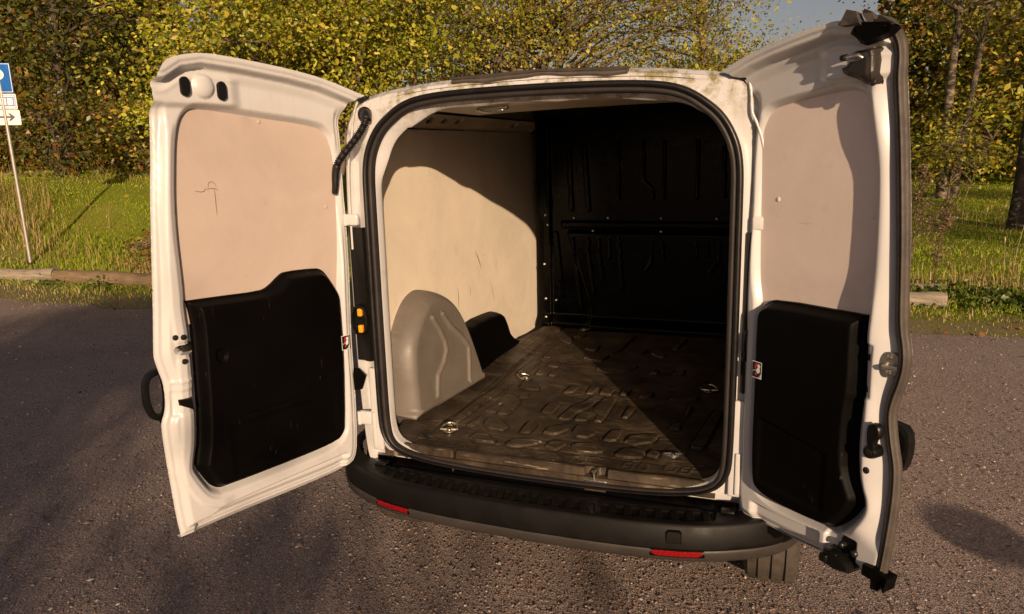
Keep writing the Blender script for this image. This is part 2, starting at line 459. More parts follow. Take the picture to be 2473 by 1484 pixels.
# --- roof edge gasket
b = MB(); rows = []
for x in np.linspace(-.285, .292, 60):
    zt = float(np.interp(abs(x), [0, .30], [1.864, 1.855])); wv = .0025*math.sin(x*19+1)+.0015*math.sin(x*47)
    rows.append([(x, .030, zt-.006), (x, .014, zt-.012+wv), (x, .008, zt-.002+wv), (x, .010, zt+.004+wv*.6), (x, .006, zt+.008), (x, .016, zt+.016), (x, .05, zt+.018), (x, .07, zt+.010)])
b.grid(rows)
for e in (0, -1):
    b.add(rows[e], [tuple(range(8))])
b.build('roof_gasket', M['rubber_dusty'], van, angle=40)
for s in (-1, 1):
    b = MB(); b.box((s*.628, .02, 1.818), (.020, .016, .006), (Vector((1, 0, -.3*s)).normalized(), Vector((0, 1, 0)), Vector((.3*s, 0, 1)).normalized()), .004)
    b.build('drain_plug', M['black_gloss'], van)

# --- tail lamp recess strips, hinge bump stops with yellow tabs
for s in (-1, 1):
    b = MB()
    b.grid([[(s*.648, .012, z), (s*.655, .000, z), (s*.680, .004, z), (s*.684, .010, z), (s*.716, .012, z), (s*.722, .03, z)] for z in np.linspace(.885, 1.380, 24)])
    lamp = b.build('tail_lamp_surround', M['black_gloss'], van)
    b = MB()
    fr = [(-.035, -.058), (.035, -.058), (.035, .058), (-.035, .058)]
    oc = chaikin(fr, 2); ic = chaikin([(x*.74, z*.78) for x, z in fr], 2)
    cx, cz = s*.684, 1.042
    b.grid([[(cx+x, .0, cz+z) for x, z in oc], [(cx+x, -.014, cz+z) for x, z in oc*.97], [(cx+x, -.016, cz+z) for x, z in ic*1.06], [(cx+x, -.006, cz+z) for x, z in ic], [(cx+x, .004, cz+z) for x, z in ic*.95]], close_u=True)
    b.add([(cx+x, -.001, cz+z) for x, z in ic], [tuple(range(len(ic)))])
    for dz in (-.022, .0, .018):
        b.box((cx+.006*s, -.004, cz+dz), (.018, .004, .0025), None, .001)
    hk = b.build('door_check_housing', M['black_gloss'], van)
    for dz in (-.030, .031):
        b = MB()
        b.box((cx-.006*s, -.012, cz+dz), (.0085, .009, .0140), None, .004)
        b.build('stop_tab', M['yellow'], hk)
    # lower lamp cover wedge
    b = MB()
    b.grid([[(s*.700, -.012, .86), (s*.735, -.010, .86), (s*.74, .02, .86)], [(s*.668, -.016, .835), (s*.735, -.016, .83), (s*.74, .02, .83)], [(s*.690, -.014, .78), (s*.735, -.014, .77), (s*.74, .02, .77)]])
    b.build('lamp_corner_cover', M['black_trim'], van)
    b = MB(); b.box((s*.645, .004, .70), (.022, .008, .16), None, .006); b.box((s*.652, -.006, .62), (.008, .006, .07), None, .004)
    b.build('hinge_bracket', M['white'], van)
    b = MB(); b.box((s*.690, -.002, 1.408), (.026, .010, .020), None, .006); b.tube([(s*.713, -.010, 1.388), (s*.713, -.010, 1.428)], .008, 10)
    b.build('door_hinge', M['white'], van)
    b = MB(); b.box((s*.690, -.002, .665), (.026, .010, .026), None, .006); b.tube([(s*.712, -.012, .64), (s*.712, -.012, .69)], .008, 10)
    b.build('door_hinge', M['white'], van)

# --- corrugated cable hose to the left door
b = MB()
ctrl = [(-.615, .012, 1.768), (-.600, -.010, 1.765), (-.594, -.026, 1.745), (-.606, -.034, 1.715), (-.635, -.040, 1.680), (-.668, -.046, 1.645), (-.700, -.050, 1.610), (-.712, -.052, 1.575), (-.716, -.052, 1.53), (-.722, -.05, 1.505)]
cc = chaikin(ctrl, 3, False); cc = resample(cc, 190)
rad = []
for i in range(190):
    t = i/189
    if t < .14: r_ = .019-.010*ss(abs(t-.05)/.09)*0+(-.004 if t < .02 else 0)
    elif t < .72: r_ = .0125+.0022*math.sin(i*1.45)
    else: r_ = .0145-.004*(t-.72)/.28
    rad.append(float(r_))
b.tube(cc, rad, 14)
b.disc((-.618, .014, 1.768), (0, -1, 0), .026, .012, 18, .004)
b.build('cable_hose', M['rubber'], van, angle=80)
# right-hand pillar: drain channel lip
b = MB()
pts = chaikin([(.640, .004, 1.812), (.648, .0, 1.77), (.650, -.002, 1.72), (.668, -.002, 1.69), (.690, .0, 1.62), (.700, .004, 1.5), (.705, .01, 1.3)], 3, False)
b.tube(pts, .0042, 8, fl=.8)
b.build('drain_channel', M['white_dirty'], van, angle=80); b = MB()
pts = chaikin([(-.640, .004, 1.812), (-.660, .0, 1.76), (-.668, -.0, 1.70), (-.690, .0, 1.62), (-.700, .004, 1.5), (-.705, .01, 1.3)], 3, False)
b.tube(pts, .0042, 8, fl=.8)
b.build('drain_channel', M['white_dirty'], van, angle=80)

# ------------------------------------------------------------------ bumper
BUMP_TAB = chaikin([(0, -.178), (.3, -.171), (.5, -.147), (.60, -.117), (.68, -.080), (.74, -.046), (.79, -.004), (.83, .055), (.86, .13), (.885, .30)], 4, False)
def bump_y(x):
    return float(np.interp(abs(x), BUMP_TAB[:, 0], BUMP_TAB[:, 1]))
XS = np.r_[np.linspace(-.88, -.60, 70), np.linspace(-.598, .598, 640), np.linspace(.60, .88, 70)]
rows = []
sl_pts = []
for x in XS:
    yr = bump_y(x)
    inner = max(-.012, yr+.006) if abs(x) < .66 else yr+.10
    P = []
    tops = np.r_[0, np.linspace(.02, 1, 26)]
    for t in tops:                                     # the step, from the gap at the sill to the outer ridge
        y = inner+(yr+.012-inner)*t
        z = .494-.004*(1-t)
        if t < .03: z = .462
        dy = y-yr
        if abs(x) < .595 and .028 < dy < .118:
            # slanted anti-slip slots inside a rounded field
            q = (x+dy*.22)/.0485; fr_ = q-math.floor(q)
            e = max(0, 1-abs(fr_-.5)/.30); slot = ss(e/.25)*ss((dy-.034)/.008)*ss((.106-dy)/.010)
            field = ss((dy-.028)/.004)*ss((.118-dy)/.006)*ss((.593-abs(x))/.006)
            z -= .0035*field+.0065*float(slot)
        P.append((x, y, z))
    P += [(x, yr+.004, .4925), (x, yr, .489), (x, yr-.003, .482), (x, yr-.008, .465), (x, yr-.012, .445), (x, yr-.0135, .428), (x, yr-.0135, .418), (x, yr-.010, .4125), (x, yr-.0075, .411),
          (x, yr-.0075, .409), (x, yr-.009, .407), (x, yr-.009, .400), (x, yr-.007, .388), (x, yr-.002, .375), (x, yr+.006, .369), (x, yr+.03, .366), (x, yr+.09, .372)]
    rows.append(P)
b = MB(); b.grid(rows)
bumper = b.build('bumper', M['bumper'], van, angle=30)
M['bumper_grey'] = simple('bumper_grey_plastic', (.040, .034, .030), .5, var=.2, vscale=7, bscale=900, bstr=.15, bdist=.0004, spec=.35)
b = MB(); b.grid([[(x, bump_y(x)-.0078, .4095), (x, bump_y(x)-.0098, .406), (x, bump_y(x)-.0098, .399), (x, bump_y(x)-.0078, .388), (x, bump_y(x)-.003, .3745), (x, bump_y(x)+.005, .3678), (x, bump_y(x)+.03, .3648)] for x in np.linspace(-.88, .88, 240)])
b.build('lower_band', M['bumper_grey'], bumper, angle=40)
b = MB()                                               # dark sill face and slot behind the step
b.grid([[(x, .010, .515), (x, .014, .50), (x, .004, .47), (x, -.015, .455), (x, -.04, .455)] for x in np.linspace(-.66, .66, 20)])
b.build('sill_face', M['interior_dark'], bumper)
def bumper_patch(name, x0, x1, z0, z1, mat, proud, taper=0.0, rnd=.004):
    b = MB(); n = 24; rr = []
    for i in range(n+1):
        x = x0+(x1-x0)*i/n; y = bump_y(x)-.0125
        e = min(x-x0, x1-x); zz0 = z0+max(0, taper-e)*.5*(1 if i < n/2 else 1); zz1 = z1-max(0, rnd-e)
        rr.append([(x, y+.012, zz0), (x, y-proud, zz0+.001), (x, y-proud-.001, (zz0+zz1)/2), (x, y-proud, zz1-.001), (x, y+.012, zz1)])
    b.grid(rr); b.add(rr[0], [(0, 1, 2, 3, 4)]); b.add(rr[-1], [(4, 3, 2, 1, 0)])
    return b.build(name, mat, bumper)
bumper_patch('reflector_bezel', -.592, -.438, .386, .4125, M['black_trim'], -.0035)
bumper_patch('reflector', -.585, -.515, .390, .4095, M['reflector'], -.001)
bumper_patch('reflector', -.5125, -.445, .390, .4095, M['reflector'], -.001)
bumper_patch('reflector_bezel', .408, .572, .386, .4125, M['black_trim'], -.0035)
bumper_patch('reflector', .414, .566, .390, .4095, M['reflector'], -.001, .014)
bumper_patch('tow_eye_cover', .459, .500, .436, .475, M['bumper'], .0022, 0, .006)
bumper_patch('tow_eye_gap', .4565, .5025, .4335, .4775, M['void'], .0004, 0, .006)
for s in (-1, 1):
    b = MB(); b.box((s*.628, -.012, .496), (.022, .020, .006), None, .004); b.build('bumper_plug', M['black_gloss'], bumper)

# ------------------------------------------------------------------ load floor
PADS=[[(-0.46,1.02),(-0.44,1.24),(-0.40,1.25),(-0.41,1.00)],[(-0.42,1.31),(-0.42,1.53),(-0.40,1.55),(-0.38,1.32)],[(-0.35,1.16),(-0.34,1.26),(-0.30,1.25),(-0.29,1.16)],[(-0.36,1.00),(-0.36,1.09),(-0.32,1.09),(-0.32,1.01)],[(-0.29,1.00),(-0.29,1.09),(-0.26,1.10),(-0.26,1.00)],[(-0.37,0.81),(-0.38,0.88),(-0.34,0.90),(-0.28,0.84),(-0.27,0.79),(-0.32,0.78)],[(-0.32,0.65),(-0.33,0.72),(-0.29,0.73),(-0.28,0.67)],[(-0.17,0.52),(-0.17,0.64),(-0.12,0.66),(-0.12,0.51)],[(-0.08,0.46),(-0.06,0.63),(-0.03,0.68),(-0.01,0.76),(0.02,0.73),(0.01,0.63),(-0.02,0.56),(-0.03,0.46)],[(0.03,0.62),(0.05,0.76),(0.10,0.76),(0.10,0.48),(0.07,0.47),(0.07,0.56)],[(-0.01,0.46),(-0.01,0.53),(0.04,0.53),(0.04,0.47)],[(-0.15,0.78),(-0.14,0.87),(-0.10,0.88),(-0.11,0.80)],[(-0.05,0.80),(-0.05,0.89),(-0.01,0.89),(-0.02,0.80)],[(0.01,0.81),(0.01,0.88),(0.06,0.88),(0.06,0.80)],[(0.17,0.54),(0.17,0.67),(0.20,0.67),(0.19,0.55)],[(-0.18,0.28),(-0.18,0.39),(-0.14,0.39),(-0.14,0.28)],[(-0.09,0.29),(-0.08,0.36),(-0.01,0.41),(-0.00,0.36),(-0.04,0.29)],[(0.02,0.33),(0.02,0.40),(0.07,0.40),(0.11,0.34),(0.09,0.29),(0.05,0.29)],[(0.15,0.29),(0.16,0.39),(0.20,0.41),(0.20,0.31),(0.18,0.29)],[(0.23,0.30),(0.24,0.36),(0.32,0.41),(0.34,0.40),(0.33,0.33),(0.27,0.28)],[(-0.19,0.15),(-0.18,0.20),(-0.10,0.23),(-0.06,0.21),(-0.09,0.17),(-0.16,0.14)],[(-0.04,0.17),(-0.03,0.22),(0.01,0.23),(0.03,0.21),(0.01,0.15)],[(0.05,0.20),(0.07,0.23),(0.13,0.24),(0.18,0.18),(0.15,0.16),(0.09,0.16)],[(0.22,0.17),(0.24,0.23),(0.29,0.25),(0.32,0.23),(0.32,0.17),(0.26,0.16)],[(0.33,0.20),(0.34,0.25),(0.37,0.24),(0.37,0.19)],[(-0.10,1.19),(-0.08,1.26),(0.03,1.32),(0.10,1.28),(0.07,1.19),(-0.03,1.13)],[(0.17,1.17),(0.18,1.24),(0.21,1.23),(0.21,1.17)],[(0.28,1.19),(0.29,1.26),(0.33,1.27),(0.33,1.19)],[(0.32,0.82),(0.33,0.89),(0.44,0.90),(0.43,0.85)],[(0.34,0.54),(0.41,0.61),(0.41,0.76),(0.43,0.76),(0.42,0.62),(0.39,0.57)],[(0.37,0.48),(0.38,0.53),(0.41,0.54),(0.41,0.48)],[(0.47,0.31),(0.52,0.75),(0.56,0.76),(0.52,0.31)],[(-0.21,1.35),(-0.19,1.45),(-0.08,1.43),(-0.10,1.31)],[(0.10,0.82),(0.10,0.91),(0.14,0.91),(0.13,0.82)],[(0.19,0.80),(0.20,0.90),(0.24,0.90),(0.24,0.81)],[(-0.25,1.53),(-0.24,1.63),(-0.18,1.63),(-0.17,1.48)],[(-0.45,1.71),(-0.45,1.85),(-0.36,1.71),(-0.36,1.61)],[(-0.38,1.77),(-0.37,1.87),(-0.31,1.82),(-0.33,1.76)],[(-0.09,1.47),(-0.06,1.87),(-0.03,1.90),(-0.05,1.51)],[(-0.00,1.49),(0.03,1.60),(0.09,1.60),(0.07,1.50)],[(0.11,1.55),(0.15,1.64),(0.21,1.53),(0.19,1.47),(0.15,1.49)],[(0.20,1.65),(0.24,1.86),(0.27,1.87),(0.24,1.66)],[(-0.40,0.45),(-0.38,0.53),(-0.35,0.51),(-0.35,0.55),(-0.39,0.57),(-0.39,0.72),(-0.31,0.64),(-0.29,0.61),(-0.29,0.45),(-0.34,0.44),(-0.34,0.49),(-0.35,0.45)],[(-0.51,0.28),(-0.46,0.86),(-0.42,0.87),(-0.46,0.27)],[(-0.41,0.28),(-0.39,0.39),(-0.37,0.38),(-0.38,0.28)],[(-0.35,0.32),(-0.35,0.38),(-0.30,0.39),(-0.24,0.32),(-0.25,0.28),(-0.31,0.28)],[(-0.35,0.18),(-0.34,0.22),(-0.30,0.23),(-0.24,0.18),(-0.24,0.15),(-0.31,0.15)]]
LIPS=[[(-0.54,0.06),(-0.54,0.12),(-0.50,0.12),(-0.50,0.07)],[(-0.48,0.06),(-0.49,0.12),(-0.45,0.12),(-0.44,0.06)],[(-0.37,0.05),(-0.36,0.11),(-0.34,0.13),(-0.33,0.07)],[(-0.32,0.07),(-0.33,0.13),(-0.28,0.11),(-0.28,0.06)],[(-0.16,0.07),(-0.15,0.12),(-0.11,0.11),(-0.12,0.06)],[(-0.06,0.06),(-0.06,0.11),(-0.02,0.12),(-0.03,0.07)],[(-0.01,0.08),(-0.00,0.12),(0.03,0.11),(0.03,0.06)],[(0.09,0.07),(0.09,0.12),(0.13,0.14),(0.13,0.07)],[(0.15,0.08),(0.15,0.13),(0.18,0.13),(0.18,0.08)],[(0.27,0.06),(0.27,0.12),(0.30,0.13),(0.30,0.07)],[(0.32,0.08),(0.33,0.14),(0.35,0.13),(0.35,0.07)],[(0.41,0.08),(0.41,0.13),(0.45,0.14),(0.44,0.09)],[(0.46,0.09),(0.47,0.14),(0.50,0.14),(0.49,0.09)]]

def build_floor():
    res = .0031
    O = [(-.625, .010), (.585, .010), (.605, .10), (.60, 1.995), (-.618, 1.995), (-.632, 1.79), (-.682, 1.52), (-.695, 1.40), (-.695, .30), (-.665, .20), (-.652, .05)]
    def blunt(P, r_=.22):
        P = [np.array(q, float) for q in P]; Q = []
        for i in range(len(P)):
            a, p, c = P[i-1], P[i], P[(i+1) % len(P)]; Q += [p+(a-p)*r_, p+(a-p)*r_*.3+(c-p)*r_*.3, p+(c-p)*r_]
        return np.array(Q)
    pads = [blunt(p, .13) for p in PADS]; lips = [blunt(p, .16) for p in LIPS]
    def h(u, v):
        P = np.stack([u, v], 1); wv = np.zeros(len(P))
        for i, p in enumerate(pads):
            lo = p.min(0)-.03; hi = p.max(0)+.03
            k = (P[:, 0] > lo[0]) & (P[:, 0] < hi[0]) & (P[:, 1] > lo[1]) & (P[:, 1] < hi[1])
            if not k.any(): continue
            s = sdist(P[k], p)
            dome = .0018*np.clip(s/.04, 0, 1)
            wv[k] = np.maximum(wv[k], .0068*ss((s+.002)/.0040)+.2*dome*(s > 0))-.0038*np.exp(-((s+.0045)/.0028)**2)
        for p in lips:
            lo = p.min(0)-.02; hi = p.max(0)+.02
            k = (P[:, 0] > lo[0]) & (P[:, 0] < hi[0]) & (P[:, 1] > lo[1]) & (P[:, 1] < hi[1])
            if k.any():
                s = sdist(P[k], p); wv[k] += .0026*np.exp(-(s/.0035)**2)-.0006*(s > 0)
        # long ribs and sheet edges
        wv += .004*ss((v-.150-.012*np.sin(u*2.1))/.006)*0
        wv -= .0035*np.exp(-((v-(.132+.012*np.cos(u*2.4)))/.004)**2)*ss((u+.60)/.05)
        wv -= .005*np.exp(-((u+.497)/.006)**2)*ss((v-.2)/.03)
        wv += .006*ss((-.505-u)/.010)*ss((v-.95)/.01)
        wv -= .004*np.exp(-((u+.535-.02*np.sin(v*3))/.007)**2)*ss((.95-v)/.02)
        # small tread marks on the step by the side wall
        k = (u < -.545) & (v > 1.36)
        wv += np.where(k, .0014*ss((np.sin(u*2*np.pi/.03)-.75)/.2)+.0014*ss((np.sin(v*2*np.pi/.075)-.9)/.1), 0)
        # gentle buckling of the old sheet and rolled front lip
        wv += .0022*np.sin(u*9+v*4)*np.sin(v*7-u*3)+.001*np.sin(u*31+v*17)
        wv += .006*ss((.060-v)/.02)*ss((v-.02)/.012)
        wv -= .040*ss((.030-v)/.022)
        for (a, c) in ((.148, .232), (-.352, -.335)):
            wv -= .030*ss((u-a)/.006)*ss((c-u)/.006)*ss((.050-v+.008*np.sin(u*120))/.008)
        return wv
    place = lambda u, v, wv: np.stack([u, v, .556+wv], 1)
    f = relief('floor_mat', O, h, res, place, M['floor_mat'], van, back=.02, angle=60)
    tag(f, 'scratched dark rubber floor mat with raised pads')
    return f
fmat = build_floor()
def lash_ring(x, y, rot, up=0.0):
    b = MB()
    b.disc((x, y, .560), (0, 0, 1), .026, .004, 22, .001)
    b.disc((x, y, .564), (0, 0, 1), .010, .005, 12, .003)
    base = b.build('lashing_ring', M['metal'], fmat)
    b = MB(); pts = []
    for k in range(29):
        a = math.pi*1.0*k/28; px, py = .034*math.cos(a), .046*math.sin(a)
        pts.append(Vector((x+px*math.cos(rot)-py*math.sin(rot), y+px*math.sin(rot)+py*math.cos(rot), .566+.010*math.sin(a))))
    pts.append(pts[0])
    b.tube(pts, .0040, 8); b.build('ring_loop', M['metal'], base)
lash_ring(-.449, .208, .25); lash_ring(.420, .222, -2.9); lash_ring(-.376, .925, 1.35); lash_ring(.473, .975, .1); lash_ring(-.362, 1.941, -1.4)
b = MB()                                               # striker loop in the notch of the lip
b.box((.19, .030, .524), (.040, .022, .004), None, .002); b.tube([(.186, .012, .526), (.186, .010, .550), (.190, .020, .558), (.194, .030, .550), (.194, .032, .526)], .0045, 8)
b.build('latch_striker', M['metal'], fmat)
for x in np.linspace(-.21, .56, 7):
    b = MB(); b.disc((x, 1.978, .558), (0, 0, 1), .008, .010, 10, .002); b.build('floor_bolt', M['metal'], fmat)

# ------------------------------------------------------------------ interior walls
XW = -.75
def rw(y, z, k=1.0606): return (-2.2442+k*(y+2.2442), 1.6296+k*(z-1.6296))     # same place on the lining, one step further out
O = [(.26, .40), (.26, 1.732), (2.50, 1.741), (2.50, .40)]
wall = relief('side_lining', O, lambda u, v: .0008*np.sin(u*3)*np.sin(v*2.5), .05, lambda u, v, wv: np.stack([XW+wv, u, v], 1), M['wall_board'], van, back=.012)
tag(wall, 'cream hardboard lining along the left inside of the van')
for (y, z) in ((.426, 1.712), (.804, 1.716), (1.217, 1.718), (1.605, 1.72), (.413, 1.066), (.158, .949), (1.95, 1.40), (1.97, .95)):
    y, z = rw(y, z); b = MB(); b.disc((XW, y, z), (1, 0, 0), .0075, .002, 12, .001); b.build('screw', M['wall_board'], wall)
# upper rail with punched holes
holes = [chaikin(h, 2) for h in ([(.478, 1.752), (.562, 1.752), (.572, 1.780), (.535, 1.780)], [(.612, 1.754), (.696, 1.755), (.708, 1.781), (.672, 1.781)], [(.750, 1.757), (.838, 1.758), (.848, 1.782), (.812, 1.782)], [(1.444, 1.755), (1.556, 1.755), (1.552, 1.781), (1.446, 1.781)], [(.395, 1.755), (.428, 1.755), (.430, 1.768), (.398, 1.768)])]
holes = [np.array([rw(u, v, 1.0557) for u, v in h_]) for h_ in holes]
def rail_h(u, v):
    k = ss((u-1.10)/.1)
    return .012*ss((v-1.736)/.012)+.012*k*ss((v-1.745)/.015)-.006*np.exp(-((v-1.744)/.004)**2)
O = [rw(u, v, 1.0557) for u, v in [(.26, 1.722), (1.12, 1.728), (1.20, 1.722), (1.90, 1.722), (1.90, 1.788), (.26, 1.788)]]
rail = relief('roof_rail', O, rail_h, .008, lambda u, v, wv: np.stack([-.758+wv+1.05*np.clip(v-1.735, 0, 1), u, v], 1), M['beige_metal'], van, back=.01, holes=holes, cap=False)
b = MB(); b.grid([[(-.762, .3, 1.72), (-.735, .3, 1.775)], [(-.762, 2.4, 1.72), (-.735, 2.4, 1.775)]]); b.build('rail_cavity', M['void'], van)
# roof lining: pale bow near the doors, bare dark roof behind
b = MB(); rows = []
for x in np.linspace(-.44, .64, 40):
    dz = .012*(1-(x/.66)**2); wvx = .008*float(ss((math.sin(x*16+.6)-.4)/.5))
    yb = float(np.interp(x, [-.70, -.55, -.45, .1, .3, .64], [.80, .86, .62, .50, .42, .30]))
    dz = .014*(1-(x/.66)**2)-.018*ss((x-.45)/.2)
    rows.append([(x, .062, 1.785+dz), (x, .075, 1.779+dz-wvx), (x, .10, 1.772+dz), (x, yb-.02, 1.771+dz), (x, yb, 1.80+dz)])
b.grid(rows); b.build('roof_bow', M['beige_metal'], van, angle=60)
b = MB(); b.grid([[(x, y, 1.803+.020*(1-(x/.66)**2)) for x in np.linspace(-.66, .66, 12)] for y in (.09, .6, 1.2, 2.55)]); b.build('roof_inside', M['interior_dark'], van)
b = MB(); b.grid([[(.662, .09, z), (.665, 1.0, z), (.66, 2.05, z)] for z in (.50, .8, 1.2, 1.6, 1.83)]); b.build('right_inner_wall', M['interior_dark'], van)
b = MB(); b.box((-.19, .125, 1.776), (.055, .010, .006), None, .003); b.tube([(-.245, .112, 1.772), (-.21, .104, 1.762), (-.17, .104, 1.762), (-.135, .112, 1.770)], .004, 8)
b.disc((-.235, .11, 1.768), (0, -.6, -1), .008, .006, 10); b.disc((-.15, .11, 1.768), (0, -.6, -1), .008, .006, 10)
b.build('header_latch_striker', M['metal'], van)
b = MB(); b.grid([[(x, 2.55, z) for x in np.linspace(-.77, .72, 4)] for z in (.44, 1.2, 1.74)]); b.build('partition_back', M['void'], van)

# partition: pressed black steel with ribs
def seg_d(P, poly):
    d, _ = dist_poly(P, np.array(poly), False); return d
RIBS_V = [([(-.440, 1.105), (-.438, 1.03), (-.392, .68)], .017), ([(-.345, 1.106), (-.342, 1.03), (-.308, .785)], .016), ([(-.278, 1.106), (-.276, 1.03), (-.255, .87)], .015), ([(-.215, 1.106), (-.214, 1.0)], .015), ([(-.155, 1.106), (-.150, 1.02), (-.135, .82)], .016),
          ([(.034, 1.10), (.037, .99), (.006, .93)], .012), ([(.098, 1.10), (.104, 1.0)], .012), ([(.290, 1.10), (.291, 1.02)], .012), ([(.35, 1.10), (.35, 1.03)], .012), ([(.415, 1.10), (.416, 1.0), (.366, .93)], .012),
          ([(-.465, 1.62), (-.455, 1.285)], .020), ([(-.375, 1.64), (-.350, 1.285)], .022), ([(-.170, 1.66), (-.165, 1.35)], .013), ([(-.024, 1.66), (-.020, 1.45), (.031, 1.40), (.033, 1.35)], .012), ([(.094, 1.66), (.095, 1.35)], .012), ([(.278, 1.66), (.279, 1.35)], .013), ([(.42, 1.62), (.43, 1.36)], .014), ([(-.557, 1.13), (-.52, .76)], .026), ([(-.60, 1.50), (-.59, 1.30)], .02)]
def part_h(u, v):
    P = np.stack([u, v], 1); wv = np.zeros(len(P))
    wv += .050*ss((u+.495-.10*np.clip(1.2-v, 0, .5))/.035)*ss((1.215-v)/.02)*0
    wv += .020*ss((v-1.165)/.012)*ss((1.215-v)/.012)*ss((u+.53)/.03)
    wv += .030*ss((1.165-v)/.03)*ss((u+.49-.30*np.clip(1.14-v, 0, .45))/.03)
    wv += .015*ss((-.575-u)/.02)
    for p, r_ in RIBS_V:
        d = seg_d(P, p); wv += .012*ss((r_*.8-d)/.007)
    wv += .05*ss((.640-v)/.06)
    return wv
O = [(-.634, .545), (-.628, 1.20), (-.668, 1.30), (-.672, 1.84), (.66, 1.84), (.66, .545)]
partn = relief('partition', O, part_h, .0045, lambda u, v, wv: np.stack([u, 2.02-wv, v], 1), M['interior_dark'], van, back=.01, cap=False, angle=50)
tag(partn, 'black pressed steel partition with vertical ribs behind the load space')
for (x, z) in ((-.439, 1.232), (-.230, 1.232), (.082, 1.232), (.392, 1.232), (-.320, 1.155), (.084, 1.155), (-.626, .947), (-.620, .73), (-.616, .617), (-.557, .72), (-.615, 1.25), (-.60, 1.19)):
    yy = 2.02-float(part_h(np.array([x]), np.array([z]))[0])
    b = MB(); b.disc((x, yy, z), (0, -1, 0), .0085, .007, 10, .003); b.build('bolt', M['metal'], partn)

b = MB(); b.grid([[(-.628, .062, z), (-.66, .12, z), (-.748, .262, z)] for z in (.55, .9, 1.3, 1.6, 1.70)]); b.build('pillar_return', M['white'], van)
# wheel arch cover
A = chaikin([(.262, .50), (.265, .70), (.272, .82), (.31, .91), (.37, .985), (.44, 1.035), (.53, 1.055), (.62, 1.035), (.71, .975), (.79, .86), (.86, .70), (.915, .55), (.92, .50)], 2)
RB = [[(.465, .949), (.508, .894), (.543, .832), (.548, .785), (.512, .735), (.458, .696), (.439, .611)], [(.549, .948), (.600, .886), (.691, .813), (.742, .757), (.735, .686), (.720, .600)]]
def arch_h(u, v):
    P = np.stack([u, v], 1)
    top = np.array([q for q in A]); d, _ = dist_poly(P, top[(top[:, 1] > .53)], False)
    rr = np.where(u < .45, .050, .045)
    k = np.clip(d/rr, 0, 1)
    dep = .122+.050*np.clip((u-.29)/.57, 0, 1)-.030*np.clip((v-.60)/.45, 0, 1)
    wv = dep*np.sqrt(np.clip(1-(1-k)**2, 0, 1))
    for p in RB:
        dd = seg_d(P, p); wv += .011*ss((.014-dd)/.009)
    wv += .012*ss((.598-v)/.006)*k
    return wv
relief('wheel_arch_cover', A, arch_h, .0045, lambda u, v, wv: np.stack([XW+.004+wv, u, v], 1), M['grey_cover'], van, back=.004, cap=False, angle=60)
A2 = chaikin([rw(u, v) for u, v in [(.70, .52), (.70, .80), (.86, .842), (1.14, .828), (1.22, .815), (1.27, .76), (1.33, .66), (1.42, .57), (1.44, .50)]], 1)
def step_h(u, v):
    P = np.stack([u, v], 1); d, _ = dist_poly(P, A2[A2[:, 1] > .54], False)
    return .075*np.sqrt(np.clip(1-(1-np.clip(d/.03, 0, 1))**2, 0, 1))+.06*np.clip((.64-v)/.1, 0, 1)**2
relief('side_step_cover', A2, step_h, .01, lambda u, v, wv: np.stack([XW+.003+wv, u, v], 1), M['black_trim'], van, back=.002, cap=False, angle=60)

# wheels
def wheel(x, y):
    prof = [(-.092, .19), (-.096, .225), (-.094, .27), (-.088, .298)]
    def gr(c): return [(c-.0045, .3165), (c-.0040, .308), (c+.0040, .308), (c+.0045, .3165)]
    prof += [(-.078, .310)]+gr(-.046)+[(-.03, .317)]+gr(0)+[(.03, .317)]+gr(.046)+[(.078, .310), (.088, .298), (.094, .27), (.096, .225), (.092, .19)]
    b = MB(); rows = []; seg = 96
    for i in range(seg):
        a = 2*math.pi*i/seg; sh = .0035*(i % 2)
        rows.append([(x+px, y+math.cos(a)*(pr-(sh if abs(px) > .06 and pr > .29 else 0)), .318+math.sin(a)*(pr-(sh if abs(px) > .06 and pr > .29 else 0))) for px, pr in prof])
    b.grid(rows, close_v=True)
    t = b.build('wheel', M['tyre'], van, angle=30)
    b = MB(); rows = []
    for i in range(40):
        a = 2*math.pi*i/40
        rows.append([(x+px, y+math.cos(a)*pr, .318+math.sin(a)*pr) for px, pr in ((-.09, .20), (-.07, .185), (.05, .18), (.075, .19), (.085, .20), (.06, .17), (.05, .09), (.062, .03), (.062, .005))])
    b.grid(rows, close_v=True); b.build('rim', M['dark_metal'], t)
M['tyre'] = simple('tyre_rubber', (.075, .062, .050), .75, var=.3, vscale=25, bscale=160, bstr=.4, bdist=.002, spec=.3)
for xx in (-.765, .765):
    for yy in (.52, 3.40): wheel(xx, yy)
b = MB(); b.box((0, 1.9, .445), (.62, 1.8, .02)); b.build('underbody', M['void'], van)

